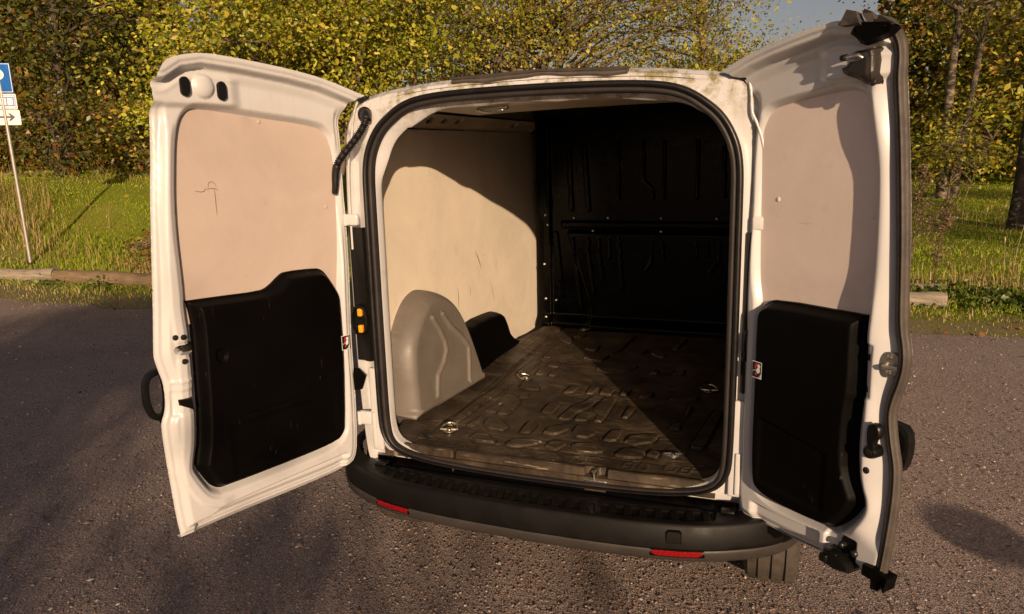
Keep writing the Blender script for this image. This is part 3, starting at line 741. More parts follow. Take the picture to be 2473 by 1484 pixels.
# marks on the wall lining: scuffs and a few long scratches
def scuff(name, pts, wd, mat, parent, place_):
    pts = resample(chaikin(pts, 2, False), 24); l = []; r_ = []
    for i, (u, v) in enumerate(pts):
        t = pts[min(i+1, 23)]-pts[max(i-1, 0)]; t = t/(np.linalg.norm(t)+1e-9); k = wd*(.25+.75*math.sin(math.pi*i/23))
        l.append(place_(u-t[1]*k, v+t[0]*k)); r_.append(place_(u+t[1]*k, v-t[0]*k))
    q = MB(); q.grid([l, r_]); return q.build(name, mat, parent, smooth=False)
M['scuff'] = simple('scuff_grey', (.34, .27, .17), .7, var=.3, vscale=50); M['scuff_dark'] = simple('scuff_dark', (.24, .19, .13), .7, var=.3, vscale=50); M['scuff_pale'] = simple('scuff_pale', (.90, .80, .60), .6, var=.1)
pw = lambda u, v: (XW+.0022,)+rw(u, v)
for pts, wd, mm in (([(1.02, 1.16), (1.06, 1.11), (1.09, 1.06)], .0035, 'scuff_dark'), ([(.80, 1.02), (.805, .96), (.80, .92)], .0030, 'scuff_dark'), ([(.94, 1.00), (.945, .95)], .002, 'scuff'), ([(.55, 1.50), (.60, 1.47), (.62, 1.44)], .0018, 'scuff_pale'), 
                    ([(.70, 1.34), (.90, 1.42)], .0012, 'scuff_pale'), ([(1.5, 1.2), (1.5, 1.1), (1.49, 1.05)], .0016, 'scuff_pale'), ([(.44, .99), (.52, .985), (.60, 1.01)], .0025, 'scuff'), ([(1.20, .98), (1.24, .90), (1.25, .86)], .0016, 'scuff')):
    scuff('scuff_mark', pts, wd, M[mm], wall, pw)
# ------------------------------------------------------------------ rear doors
def door_frame(H, ang, left):
    a = R(ang)
    U = np.array([math.cos(a) if left else -math.cos(a), -math.sin(a), 0]); Nn = np.array([math.sin(a) if left else -math.sin(a), math.cos(a), 0])
    H = np.array(H, float)
    def place(u, v, wv):
        u = np.atleast_1d(u); v = np.atleast_1d(v); wv = np.broadcast_to(wv, u.shape)
        return H+u[:, None]*U+wv[:, None]*Nn+v[:, None]*np.array([0, 0, 1.])
    pt = lambda u, v, w_: Vector(place(u, v, w_)[0])
    return place, pt, (Vector(U), Vector((0, 0, 1)), Vector(Nn))
PL, pL, axL = door_frame((-.715, -.05, 0), 106.5, True)
PR, pR, axR = door_frame((.67, -.02, 0), 136.0, False)

L_OUT = [(.697, .504), (.52, .503), (.296, .494), (.126, .489), (.040, .494), (.006, .508), (-.011, .564), (-.02, .752), (-.02, .98), (-.03, 1.16), (-.034, 1.27), (-.036, 1.41), (-.033, 1.51), (-.036, 1.67), (-.034, 1.705), (-.032, 1.75), (-.045, 1.795), (-.075, 1.822), (-.117, 1.832),
         (.06, 1.880), (.19, 1.900), (.36, 1.918), (.482, 1.926), (.555, 1.912), (.589, 1.899), (.606, 1.880), (.618, 1.855), (.627, 1.82), (.630, 1.774), (.644, 1.64), (.657, 1.548), (.672, 1.409), (.686, 1.276), (.691, 1.222), (.706, 1.10), (.708, 1.072), (.699, 1.029), (.691, .997), (.69, .949), (.696, .909), (.709, .883), (.713, .861), (.712, .769), (.708, .674), (.704, .572)]
L_TOP = [(-.117, 1.832), (.06, 1.880), (.19, 1.900), (.36, 1.918), (.482, 1.926), (.555, 1.912), (.606, 1.880)]
L_REC = [(.485, 1.778), (.515, 1.761), (.535, 1.733), (.550, 1.676), (.562, 1.59), (.571, 1.518), (.577, 1.42), (.577, 1.32), (.578, 1.25), (.582, 1.20), (.578, 1.113), (.584, .982), (.587, .902), (.597, .793), (.615, .723), (.615, .705), (.580, .635), (.562, .617), (.534, .606), (.217, .599), (.09, .602), (.050, .626), (.036, .664), (.018, .934), (.017, 1.135), (.012, 1.20), (.0, 1.28), (-.010, 1.4), (-.014, 1.568), (-.010, 1.654), (.010, 1.705), (.055, 1.731), (.3, 1.757)]
L_TRIM = [(.58, 1.223), (.482, 1.219), (.332, 1.211), (.298, 1.219), (.253, 1.250), (.229, 1.260), (.102, 1.254), (.081, 1.245), (.062, 1.224), (.028, 1.171), (.022, 1.135), (.023, .934), (.042, .664), (.056, .631), (.09, .608), (.217, .605), (.534, .612), (.56, .621), (.577, .64), (.611, .708), (.609, .723), (.591, .793), (.581, .902), (.578, .982), (.571, 1.113), (.572, 1.172)]
def smooth_out(P, sharp=()):
    """Chaikin once, but keep the listed corners sharp"""
    out = []; n = len(P)
    for i in range(n):
        p = np.array(P[i], float); a = np.array(P[i-1], float); c = np.array(P[(i+1) % n], float)
        if i in sharp: out.append(p)
        else: out += [p*.75+a*.25, p*.75+c*.25]
    return np.array(out)
L_OUT = [(u-(.015 if v < 1.81 else .006 if v < 1.83 else 0), v) for u, v in L_OUT]
LO = smooth_out(L_OUT, (0, 18)); LR = chaikin(L_REC, 2); LT = smooth_out(L_TRIM, (0,))
def left_h(u, v):
    P = np.stack([u, v], 1)
    d, _ = dist_poly(P, LO); sr = sdist(P, LR); dt, _ = dist_poly(P, L_TOP, False)
    low = ss((1.80-v)/.05)
    wv = -.015*ss((.040-d)/.020)*low-.006*ss((.012-d)/.006)*low
    wv += -.030*ss((sr+.020)/.027)
    wv += .010*ss((.075-dt)/.035)+.036*ss((.040-dt)/.014)+.005*ss((.018-dt)/.006)
    wv += .014*ss((u-.335)/.05)*ss((v-1.772)/.02)*ss((dt-.045)/.02)
    r_ = np.hypot(u-.468, (v-1.836)*1.0); wv += .016*np.sqrt(np.clip(1-(r_/.034)**2, 0, 1))
    wv -= .020*ss((.556-.02*ss((u-.52)/.1)-v)/.010)*ss((.640-u)/.02)*ss((u-.03)/.02)
    wv += .006*ss((sr+.060)/.010)*ss((-.020-sr)/.010)*ss((u-.50)/.05)*ss((1.75-v)/.05)
    # pressings round the lock
    for (a, c, e, f) in ((.575, .640, 1.052, 1.110), (.585, .668, .885, .965)):
        wv -= .004*ss((u-a)/.008)*ss((e*0+c-u)/.008)*ss((v-e)/.008)*ss((f-v)/.008)
    wv += .004*np.exp(-((v-.99)/.006)**2)*ss((u-.59)/.01)*ss((.665-u)/.01)
    wv += .0012*np.sin(u*11+v*3)
    return wv
doorl = relief('rear_door', LO, left_h, .004, PL, M['white'], van, back=.062, angle=75, bmap=lambda u, v: (u-.055*ss((u-.35)/.25), v),
               holes=[chaikin([(.572, 1.062), (.600, 1.066), (.630, 1.070), (.642, 1.080), (.640, 1.094), (.628, 1.100), (.600, 1.097), (.572, 1.101)], 2)])
tag(doorl, 'wider left rear door with cream lining and black lower trim')
LB = chaikin([p for p in L_REC if p[1] > 1.19 or p[0] > 9]+[], 1)
LBp = [(u, v) for u, v in L_REC if v >= 1.24]+[(.0, 1.15), (.585, 1.15)]
LBo = smooth_out([(.485, 1.778), (.515, 1.761), (.535, 1.733), (.550, 1.676), (.562, 1.59), (.571, 1.518), (.577, 1.42), (.577, 1.32), (.580, 1.15), (.012, 1.15), (.0, 1.28), (-.010, 1.4), (-.014, 1.568), (-.010, 1.654), (.010, 1.705), (.055, 1.731), (.3, 1.757)], (8, 9))
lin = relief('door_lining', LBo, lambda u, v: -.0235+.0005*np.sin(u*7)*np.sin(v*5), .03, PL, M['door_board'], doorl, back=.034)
def trim_shape(P, T, dep, ledge):
    """moulded trim: bevelled rim, sloping upper ledge"""
    d, _ = dist_poly(P, T)
    return -.022+dep*ss(d/.018)
def ltrim_h(u, v):
    P = np.stack([u, v], 1); d, _ = dist_poly(P, LT)
    dtop, _ = dist_poly(P, np.array([(.58, 1.223), (.482, 1.219), (.332, 1.211), (.298, 1.219), (.253, 1.25), (.229, 1.26), (.102, 1.254), (.062, 1.224), (.028, 1.171)]), False)
    wv = -.012+.012*ss(d/.022)+.026*np.sqrt(np.clip(1-(1-np.clip(dtop/.040, 0, 1))**2, 0, 1))*ss(d/.024)
    r_ = np.hypot((u-.508)/.020, (v-1.045)/.024); wv -= .010*ss((1-r_)/.25)
    wv -= .0025*np.exp(-((v-(.83-.02*(.3-u)))/.004)**2)*ss((u-.08)/.03)*ss((.48-u)/.03)
    wv -= .004*ss((v-.64)/.02)*ss((.82-v)/.02)*ss((u-.08)/.03)*ss((.52-u)/.03)
    return wv
ltrim = relief('lower_trim', LT, ltrim_h, .003, PL, M['black_trim'], doorl, back=.03, angle=40)

def oval_plug(pt, ax, u, v, hw, hh, w0, parent, mat, name):
    b = MB(); rows = []
    for (q, dz) in ((1, 0), (1, .006), (.88, .009), (.5, .0095), (.05, .0095)):
        ring = []
        for k in range(28):
            a = 2*math.pi*k/28
            x = hw*math.cos(a); y = (hh-hw)*(1 if math.sin(a) > 0 else -1)+hw*math.sin(a)
            ring.append(pt(u+x*q, v+y*(q if q > .5 else q), w0+dz))
        rows.append(ring)
    b.grid(rows, close_u=True); n0 = len(b.v)-28; b.f.append(tuple(n0+k for k in range(28)))
    return b.build(name, mat, parent)
wl = lambda u, v: float(left_h(np.array([u]), np.array([v]))[0])
for (u, v) in ((.526, 1.833), (.413, 1.826)):
    oval_plug(pL, axL, u, v, .0145, .027, wl(u, v)+.003, doorl, M['black_gloss'], 'rubber_plug')
for (u, v) in ((.269, 1.742), (.032, 1.459)):
    b = MB(); b.disc(pL(u, v, -.0235), axL[2], .0065, .002, 14, .001); b.build('screw', M['door_board'], lin)
for (u, v) in ((.634, 1.125), (.612, 1.122), (.617, 1.049)):
    b = MB(); b.disc(pL(u, v, wl(u, v)-.002), axL[2], .0085, .006, 16, .0); b.disc(pL(u, v, wl(u, v)+.003), axL[2], .004, .003, 6); b.build('bolt', M['dark_metal'], doorl)
b = MB(); b.box(pL(.607, 1.082, -.045), (.042, .030, .004), axL); b.box(pL(.588, 1.082, -.034), (.016, .014, .006), axL, .002)
b.build('lock_mechanism', M['dark_metal'], doorl)
b = MB(); b.box(pL(.625, 1.084, -.030), (.010, .009, .008), axL, .003); b.tube([pL(.632, 1.09, -.028), pL(.618, 1.083, -.022), pL(.606, 1.082, -.03)], .004, 8); b.build('lock_catch', M['metal'], doorl)
# rubber wedge stop
b = MB()
q = [(.648, .938, 0), (.606, .936, 0), (.606, .903, 0), (.646, .920, 0)]
b.add([pL(u, v, wl(.63, .92)-.004) for u, v, _ in q]+[pL(.646, .937, .008), pL(.622, .940, .030), pL(.618, .905, .030), pL(.645, .921, .008)],
      [(0, 1, 2, 3), (4, 5, 6, 7), (0, 1, 5, 4), (1, 2, 6, 5), (2, 3, 7, 6), (3, 0, 4, 7)])
b.build('rubber_stop', M['black_trim'], doorl, smooth=False)
# outer grab handle showing past the free edge
b = MB()
loop = chaikin([(.660, 1.026), (.690, 1.026), (.714, 1.012), (.721, .960), (.715, .915), (.698, .886), (.665, .892)], 3, False)
rows = []
for (u, v) in loop:
    rows.append((u, v))
rows = resample(rows, 50)
sec = [(-.007, -.009), (.007, -.009), (.009, .0), (.007, .009), (-.007, .009), (-.009, 0)]
gr = []
for i, (u, v) in enumerate(rows):
    t = rows[min(i+1, 49)]-rows[max(i-1, 0)]; t = t/np.linalg.norm(t); nn = np.array([t[1], -t[0]])
    gr.append([pL(u+nn[0]*e, v+nn[1]*e, -.045+d) for d, e in sec])
b.grid(gr, close_u=True)
b.build('outer_handle', M['black_gloss'], doorl, angle=60)
b = MB()
gr = []
for (u, v) in chaikin([(.700, 1.062), (.700, 1.035), (.692, .99), (.692, .94), (.700, .905), (.712, .875)], 2, False):
    gr.append([pL(u-.026, v, -.028), pL(u-.016, v, -.026), pL(u-.024, v, -.05), pL(u-.04, v, -.064)])
b.grid(gr); b.build('handle_surround', M['black_trim'], doorl)
b = MB()                                              # worn lower hem
hem = chaikin([(.680, .503), (.505, .502), (.281, .493), (.111, .488), (.025, .493), (-.010, .509)], 2, False)
b.grid([[pL(u, v-.004, -.032), pL(u, v-.005, -.036), pL(u, v-.002, -.048)] for u, v in hem]); b.build('bottom_hem', M['white_dirty'], doorl)
# painted-over dent marks on the lining and the seat belt style sticker
def sticker(pt, u0, u1, v0, v1, w0, parent, flip):
    b = MB(); b.add([pt(u0, v0, w0), pt(u1, v0, w0), pt(u1, v1, w0), pt(u0, v1, w0)], [(0, 1, 2, 3)])
    st = b.build('warning_sticker', M['sticker_white'], parent, smooth=False)
    W_, H_ = u1-u0, v1-v0
    def patch(name, pts, mat, dz):
        b2 = MB(); b2.add([pt(u0+W_*(1-x if flip else x), v0+H_*y, w0+dz) for x, y in pts], [tuple(range(len(pts)))])
        b2.build(name, mat, st, smooth=False)
    patch('sticker_field', [(.05, .04), (.62, .04), (.95, .30), (.95, .96), (.05, .96)], M['sticker_black'], .0006)
    patch('figure', [(.55, .30), (.80, .36), (.86, .55), (.78, .62), (.88, .70), (.84, .84), (.66, .88), (.56, .78), (.62, .66), (.50, .55), (.40, .50), (.46, .42)], M['sticker_white'], .0011)
    patch('figure', [(.10, .36), (.52, .50), (.50, .56), (.10, .44)], M['sticker_grey'], .0013)
    patch('red_mark', [(.30, .60), (.42, .58), (.50, .74), (.56, .88), (.44, .90), (.34, .80)], M['sticker_red'], .0011)
    patch('red_mark', [(.40, .16), (.52, .20), (.58, .40), (.44, .40), (.36, .28)], M['sticker_red'], .0011)
    patch('book_mark', [(.70, .07), (.90, .07), (.90, .17), (.70, .17)], M['sticker_grey'], .0004)
for nm, c in (('sticker_white', (.75, .75, .72)), ('sticker_black', (.012, .012, .012)), ('sticker_grey', (.30, .30, .30)), ('sticker_red', (.62, .02, .03))):
    M[nm] = simple(nm, c, .35, var=.03, vscale=20)
sticker(pL, .016, .051, .952, 1.005, .029, ltrim, True)
b = MB()
def scratch(mb, pt, pts, w0, wd=.0014):
    pts = resample(chaikin(pts, 2, False), 30); l = []; r_ = []
    for i, (u, v) in enumerate(pts):
        t = pts[min(i+1, 29)]-pts[max(i-1, 0)]; t = t/(np.linalg.norm(t)+1e-9); k = wd*(.35+.65*math.sin(math.pi*i/29))
        l.append(pt(u-t[1]*k, v+t[0]*k, w0)); r_.append(pt(u+t[1]*k, v-t[0]*k, w0+.0003))
    mb.grid([l, r_])
for pts in ([(.508, 1.540), (.490, 1.536), (.478, 1.538), (.474, 1.546), (.466, 1.541)], [(.466, 1.541), (.464, 1.562), (.452, 1.566), (.442, 1.558), (.438, 1.548)], [(.466, 1.545), (.444, 1.545), (.432, 1.537)], [(.446, 1.545), (.445, 1.52), (.446, 1.49), (.446, 1.465)]):
    scratch(b, pL, pts, -.0222, .0008)
M['scratch'] = simple('scratch_brown', (.17, .085, .04), .8, var=.4, vscale=40)
b.build('scratch_mark', M['scratch'], lin, smooth=False)

# ------------------------------------------------------------------ right door
R_OUT = [(-.102, 1.840), (-.012, 1.868), (.060, 1.884), (.150, 1.899), (.22, 1.909), (.277, 1.915), (.348, 1.904), (.391, 1.895), (.421, 1.873), (.436, 1.845), (.442, 1.81), (.441, 1.785), (.446, 1.756), (.461, 1.64), (.479, 1.492), (.488, 1.385), (.495, 1.274), (.50, 1.2), (.515, 1.151), (.517, 1.111), (.511, 1.074), (.494, 1.015), (.488, .977), (.503, .902), (.515, .845), (.517, .77), (.51, .67), (.505, .582), (.497, .551), (.488, .536), (.439, .529), (.309, .511), (.179, .497), (.084, .492), (.012, .488), (-.012, .505), (-.02, .56), (-.021, .611), (-.018, .693), (-.021, .795), (-.018, .85), (-.02, .964), (-.020, 1.092), (-.026, 1.186), (-.025, 1.33), (-.018, 1.419), (-.017, 1.63), (-.009, 1.698), (-.006, 1.743), (-.014, 1.771), (-.03, 1.797), (-.057, 1.820)]
R_TOP = [(-.102, 1.840), (-.012, 1.868), (.060, 1.884), (.150, 1.899), (.22, 1.909), (.277, 1.915), (.348, 1.904), (.40, 1.885)]
R_SEAL = [(.394, 1.864), (.408, 1.846), (.417, 1.816), (.414, 1.777), (.419, 1.73), (.428, 1.678), (.444, 1.528), (.459, 1.382), (.464, 1.326), (.471, 1.194), (.484, 1.156), (.489, 1.11), (.481, 1.06), (.468, 1.02), (.463, .969), (.478, .893), (.493, .855), (.495, .76), (.487, .626), (.478, .559)]
R_REC = [(.295, 1.760), (.333, 1.743), (.350, 1.725), (.362, 1.689), (.377, 1.623), (.387, 1.564), (.393, 1.485), (.396, 1.405), (.397, 1.30), (.396, 1.209), (.393, 1.178), (.400, 1.012), (.400, .971), (.399, .88), (.402, .815), (.408, .785), (.417, .757), (.427, .736), (.427, .709), (.396, .660), (.361, .618), (.335, .602), (.303, .595), (.192, .586), (.105, .586), (.054, .604), (.036, .641), (.029, .755), (.030, .907), (.027, 1.127), (.026, 1.18), (.012, 1.24), (.006, 1.33), (.0, 1.513), (-.004, 1.63), (.0, 1.671), (.012, 1.700), (.034, 1.723), (.062, 1.733), (.145, 1.746)]
R_TRIM = [(.087, 1.199), (.388, 1.209), (.387, 1.178), (.391, 1.012), (.384, .971), (.380, .88), (.384, .815), (.392, .785), (.405, .757), (.417, .736), (.418, .711), (.392, .665), (.358, .624), (.335, .608), (.303, .601), (.192, .592), (.108, .592), (.058, .609), (.041, .641), (.034, .755), (.035, .907), (.032, 1.127), (.037, 1.163), (.053, 1.182)]
R_OUT = [(u-(.012 if (u < .03 and v < 1.82) else 0), v) for u, v in R_OUT]
RO = smooth_out(R_OUT, (0,)); RRc = chaikin(R_REC, 2); RT = smooth_out(R_TRIM, (1,)); RS = chaikin(R_SEAL, 2, False)
def right_h(u, v):
    P = np.stack([u, v], 1)
    d, _ = dist_poly(P, RO); sr = sdist(P, RRc); dt, _ = dist_poly(P, R_TOP, False); ds, _ = dist_poly(P, RS, False)
    dp = np.clip(-sr, 0, 1); low = ss((1.79-v)/.05)
    fm = ss((u-.345)/.04)*ss((1.865-v)/.02)*ss((v-.60)/.06)
    t = dp/(dp+ds+1e-6)
    wv = -.012*ss((.030-d)/.024)*low*(1-fm)-.005*ss((.012-d)/.006)*low
    wv += -.030*ss((sr+.017)/.025)
    beyond = ((d < .06) & (u > .38) & (ds < .06) & (d < ds+.0)) * 0
    pk = .010+.012*ss((v-1.55)/.12)+.010*ss((1.36-v)/.14)
    ridge = pk*ss(dp/.032)-(pk+.030)*ss((t-.22)/1.1)*1.15
    out = ss((ds*0+.002)/.004)*0
    wv += fm*ridge
    # ground of the seal, outboard of its inner line
    k = (inside(P, np.vstack([RS, [(.60, .50), (.60, 1.90)]]))) & (v < 1.87)
    wv = np.where(k, np.minimum(wv, -.030), wv)
    wv += (.010*ss((.075-dt)/.035)+.036*ss((.040-dt)/.014)+.005*ss((.018-dt)/.006))*(1-k)
    wv += .016*ss((u-.20)/.05)*ss((v-1.768)/.02)*ss((dt-.040)/.02)*(1-k)
    wv -= .018*ss((.560+.03*ss((u-.1)/.3)-v)/.010)*ss((u-.03)/.02)*ss((.30-u)/.02)
    wv -= .014*ss((u-.312)/.010)*ss((.420-u)/.010)*ss((.612-v)/.010)*ss((v-.53)/.01)
    wv -= .006*ss((u-.400)/.008)*ss((.435-u)/.010)*ss((v-1.0)/.01)*ss((1.15-v)/.01)
    wv += .001*np.sin(u*13+v*3)
    return wv
RO2 = RO.copy(); _k = (RO[:, 0] > .38) & (RO[:, 1] > .545) & (RO[:, 1] < 1.89); RO2[_k, 0] -= .012
doorr = relief('rear_door', RO2, right_h, .0028, PR, M['white'], van, back=.08, angle=75, bmap=lambda u, v: (u-.085*ss((u-.25)/.2), v))
tag(doorr, 'narrower right rear door with latches and rubber seal on its free edge')
wr = lambda u, v: float(right_h(np.array([u]), np.array([v]))[0])
RBo = smooth_out([(.295, 1.760), (.333, 1.743), (.350, 1.725), (.362, 1.689), (.377, 1.623), (.387, 1.564), (.393, 1.485), (.396, 1.405), (.397, 1.30), (.397, 1.15), (.020, 1.15), (.012, 1.24), (.006, 1.33), (.0, 1.513), (-.004, 1.63), (.0, 1.671), (.012, 1.700), (.034, 1.723), (.062, 1.733), (.145, 1.746)], (9, 10))
rlin = relief('door_lining', RBo, lambda u, v: -.0235+.0005*np.sin(u*7)*np.sin(v*5), .03, PR, M['door_board_lit'], doorr, back=.034)
def rtrim_h(u, v):
    P = np.stack([u, v], 1); d, _ = dist_poly(P, RT)
    dtop = np.abs(v-(1.199+(u-.087)*.033))
    wv = -.010+.010*ss(d/.022)+.024*np.sqrt(np.clip(1-(1-np.clip(dtop/.036, 0, 1))**2, 0, 1))*ss(d/.024)
    wv -= .006*ss((v-.64)/.02)*ss((.86-.10*u-v)/.012)*ss((u-.07)/.02)*ss((.33-u)/.03)
    return wv
rtrim = relief('lower_trim', RT, rtrim_h, .003, PR, M['black_trim'], doorr, back=.03, angle=40)
sticker(pR, .048, .086, .965, 1.015, .029, rtrim, False)
for (u, v) in ((.230, 1.732), (.066, 1.480), (.372, 1.45)):
    b = MB(); b.disc(pR(u, v, -.0235), axR[2], .0065, .002, 14, .001); b.build('screw', M['door_board_lit'], rlin)
# rubber seal along the free edge: broad base, beaded ridge
mids = resample(chaikin([(.400, 1.880), (.421, 1.852), (.428, 1.815), (.427, 1.78), (.432, 1.74), (.444, 1.66), (.461, 1.51), (.473, 1.385), (.479, 1.300), (.486, 1.2), (.499, 1.153), (.503, 1.11), (.496, 1.067), (.481, 1.018), (.475, .973), (.490, .898), (.504, .85), (.506, .765), (.498, .65), (.488, .556)], 2, False), 420)
b = MB(); gr = []
for i, (u, v) in enumerate(mids):
    t = mids[min(i+1, 419)]-mids[max(i-1, 0)]; t = t/np.linalg.norm(t); nn = np.array([-t[1], t[0]])
    if nn[0] < 0: nn = -nn
    bd = .0018*(i % 2)
    prof = [(-.019, -.034), (-.0175, -.010), (-.012, .0), (-.004, .0), (-.001, -.004), (.001, .003-bd), (.004, .004-bd), (.006, -.002), (.010, -.003), (.013, -.008), (.013, -.016), (.004, -.028), (-.02, -.045)]
    gr.append([pR(u+nn[0]*e, v+nn[1]*e, d) for e, d in prof])
b.grid(gr); b.build('edge_seal', M['rubber_dusty'], doorr, angle=70)
# top latch
M['latch_plastic'] = simple('latch_plastic', (.022, .017, .013), .42, var=.2, vscale=30, bscale=600, bstr=.1, bdist=.0004, spec=.4)
T = [(.318, 1.837), (.325, 1.844), (.376, 1.848), (.389, 1.840), (.392, 1.763), (.385, 1.757), (.358, 1.757), (.343, 1.770), (.306, 1.783), (.295, 1.796), (.293, 1.811), (.318, 1.815)]
TO = smooth_out(T)
hx = chaikin([(.316, 1.815), (.362, 1.819), (.375, 1.823), (.374, 1.830), (.360, 1.838), (.326, 1.836)], 2)
def tl_h(u, v):
    P = np.stack([u, v], 1); d, _ = dist_poly(P, TO); s = sdist(P, hx)
    wv = .004+.030*ss(d/.008)+.006*ss((d-.008)/.012)-.012*ss((1.785-v)/.03)
    return wv-.034*ss((s+.001)/.004)
tl = relief('upper_latch', TO, tl_h, .0022, PR, M['latch_plastic'], doorr, back=.0, angle=50)
b = MB(); b.tube([pR(.318, 1.826, .040), pR(.338, 1.828, .042), pR(.352, 1.828, .040), pR(.357, 1.823, .036), pR(.354, 1.819, .032)], .0062, 10); b.build('latch_claw', M['metal'], tl)
b = MB(); b.tube([pR(.306, 1.827, .040), pR(.320, 1.827, .042)], .0078, 12); b.build('claw_sleeve', M['black_gloss'], tl)
b = MB(); b.disc(pR(.382, 1.766, .020), axR[2], .009, .006, 14, .002); b.build('bolt', M['dark_metal'], tl)
# striker plate, lever, bolt, lower latch
w1 = wr(.468, 1.100)
b = MB(); SP = chaikin([(.447, 1.118), (.462, 1.138), (.484, 1.130), (.490, 1.105), (.484, 1.080), (.464, 1.068), (.449, 1.080)], 2)
sp = relief('striker_plate', SP, lambda u, v: w1+.010-.45*(u-.468)+0*u, .004, PR, M['metal'], doorr, back=.03)
for v in (1.122, 1.082):
    b = MB(); b.disc(pR(.468, v, w1+.010), axR[2], .0085, .004, 12, .001); b.build('screw', M['metal'], sp)
b = MB(); b.tube([pR(.458, 1.100, w1+.012), pR(.466, 1.101, w1+.030), pR(.486, 1.103, w1+.034), pR(.502, 1.104, w1+.028)], .0052, 10); b.build('striker_bar', M['metal'], sp)
w2 = wr(.455, .90)
b = MB()
b.disc(pR(.452, .878, w2), axR[2], .018, .034, 22, .002)
lev = chaikin([(.447, .884), (.440, .93), (.446, .952), (.466, .958), (.478, .950), (.480, .926), (.470, .918), (.464, .905), (.468, .884)], 2)
b.grid([[pR(u, v, w2+.018) for u, v in lev], [pR(u, v, w2+.030) for u, v in lev], [pR(.459+(u-.459)*.82, .92+(v-.92)*.92, w2+.034) for u, v in lev]], close_u=True)
n0 = len(b.v)-len(lev); b.f.append(tuple(n0+k for k in range(len(lev))))
lv = b.build('release_lever', M['black_gloss'], doorr, angle=45)
b = MB(); b.disc(pR(.455, .878, w2+.035), axR[2], .010, .003, 16); b.disc(pR(.455, .878, w2+.038), axR[2], .004, .001, 8); b.build('lever_cap', M['dark_metal'], lv)
b = MB(); b.disc(pR(.440, .823, wr(.44, .823)-.002), axR[2], .009, .005, 14, .001); b.build('bolt', M['dark_metal'], doorr)
for (u, v, r_) in ((.425, 1.113, .0095), (.422, 1.030, .008)):
    b = MB(); b.disc(pR(u, v, wr(u, v)-.001), axR[2], r_, .0012, 16, 0); b.build('hole', M['void'], doorr)
w3 = wr(.37, .575)
b = MB(); pl = chaikin([(.366, .600), (.386, .607), (.420, .592), (.424, .565), (.412, .548), (.384, .553), (.366, .575)], 1)
b.grid([[pR(u, v, w3-.002) for u, v in pl], [pR(u, v, w3+.006) for u, v in pl]], close_u=True); b.f.append(tuple(len(pl)+k for k in range(len(pl))))
ll = b.build('lower_latch', M['black_gloss'], doorr)
b = MB(); b.disc(pR(.374, .580, w3+.004), axR[2], .009, .018, 14, .002); b.build('bolt', M['dark_metal'], ll)
b = MB(); b.disc(pR(.416, .576, w3+.004), axR[2], .010, .020, 14, .002); b.build('bolt', M['dark_metal'], ll)
b = MB()
blk = [(.330, .548), (.338, .560), (.372, .562), (.412, .548), (.424, .538), (.416, .522), (.372, .510), (.346, .514), (.340, .530)]
b.grid([[pR(u, v, w3-.004) for u, v in blk], [pR(u, v, w3+.034) for u, v in blk], [pR(.375+(u-.375)*.85, .537+(v-.537)*.7, w3+.044) for u, v in blk]], close_u=True); b.f.append(tuple(18+k for k in range(9)))
b.box(pR(.36, .556, w3+.03), (.020, .004, .012), axR, .002); b.box(pR(.345, .535, w3+.042), (.012, .012, .010), axR, .004)
b.build('latch_housing', M['black_gloss'], ll, angle=40)
# torn rubber end pieces at the two free corners
def flap(polys, parent, mat):
    b = MB()
    for poly, w0, w1_ in polys:
        n = len(poly)
        b.add([pR(u, v, w0) for u, v in poly]+[pR(u+.004, v+.003, w1_+.006*math.sin(i*2.1)) for i, (u, v) in enumerate(poly)],
              [tuple(range(n)), tuple(n+k for k in reversed(range(n)))]+[(i, (i+1) % n, n+(i+1) % n, n+i) for i in range(n)])
    return b.build('torn_rubber_end', mat, parent, smooth=False)
flap([([(.346, 1.884), (.366, 1.894), (.40, 1.890), (.436, 1.884), (.452, 1.874), (.436, 1.862), (.418, 1.856), (.384, 1.850), (.366, 1.848), (.356, 1.862), (.344, 1.872)], .030, .062)], doorr, M['black_trim'])
flap([([(.318, 1.908), (.334, 1.926), (.352, 1.920), (.360, 1.905), (.372, 1.892), (.370, 1.884), (.345, 1.892), (.318, 1.893), (.304, 1.898)], .040, .068), ([(.362, 1.914), (.372, 1.922), (.385, 1.912), (.398, 1.893), (.384, 1.886), (.372, 1.896)], .030, .055), ([(.396, 1.890), (.414, 1.902), (.438, 1.893), (.452, 1.878), (.43, 1.876)], .034, .056)], doorr, M['rubber_dusty'])
flap([([(.448, .566), (.478, .572), (.500, .560), (.519, .560), (.512, .520), (.502, .530), (.494, .514), (.478, .514), (.470, .532), (.446, .536)], -.03, .016)], doorr, M['black_trim'])
# outer number plate / handle moulding showing behind the free edge
b = MB()
HS = -.072
hd = [(.39, .930), (.43, .930), (.474, .926), (.483, .873), (.472, .813), (.450, .795), (.39, .795)]
hi = [(.410, .918), (.440, .917), (.466, .898), (.468, .862), (.456, .842), (.410, .838)]
hd = chaikin(hd, 1); hi2 = resample(chaikin(hi, 1), len(hd), True)
b.grid([[pR(u, v, -.105) for u, v in hd], [pR(u, v, -.080) for u, v in hd]], close_u=True)
b.f.append(tuple(k for k in range(len(hd)))); b.f.append(tuple(len(hd)+k for k in range(len(hd))))
hm = b.build('outer_handle_moulding', M['black_gloss'], doorr, angle=40)
b = MB()
n_ = len(hi2)
b.grid([[pR(u, v, -.079) for u, v in hi2], [pR(u, v, -.074) for u, v in hi2], [pR(.436+(u-.436)*.82, .88+(v-.88)*.82, -.074) for u, v in hi2], [pR(.436+(u-.436)*.8, .88+(v-.88)*.8, -.0785) for u, v in hi2]], close_u=True)
for k in range(3): b.tube([pR(.432+.008*k, .900, -.078), pR(.430+.008*k, .875, -.078), pR(.436+.008*k, .858, -.078)], .0018, 6)
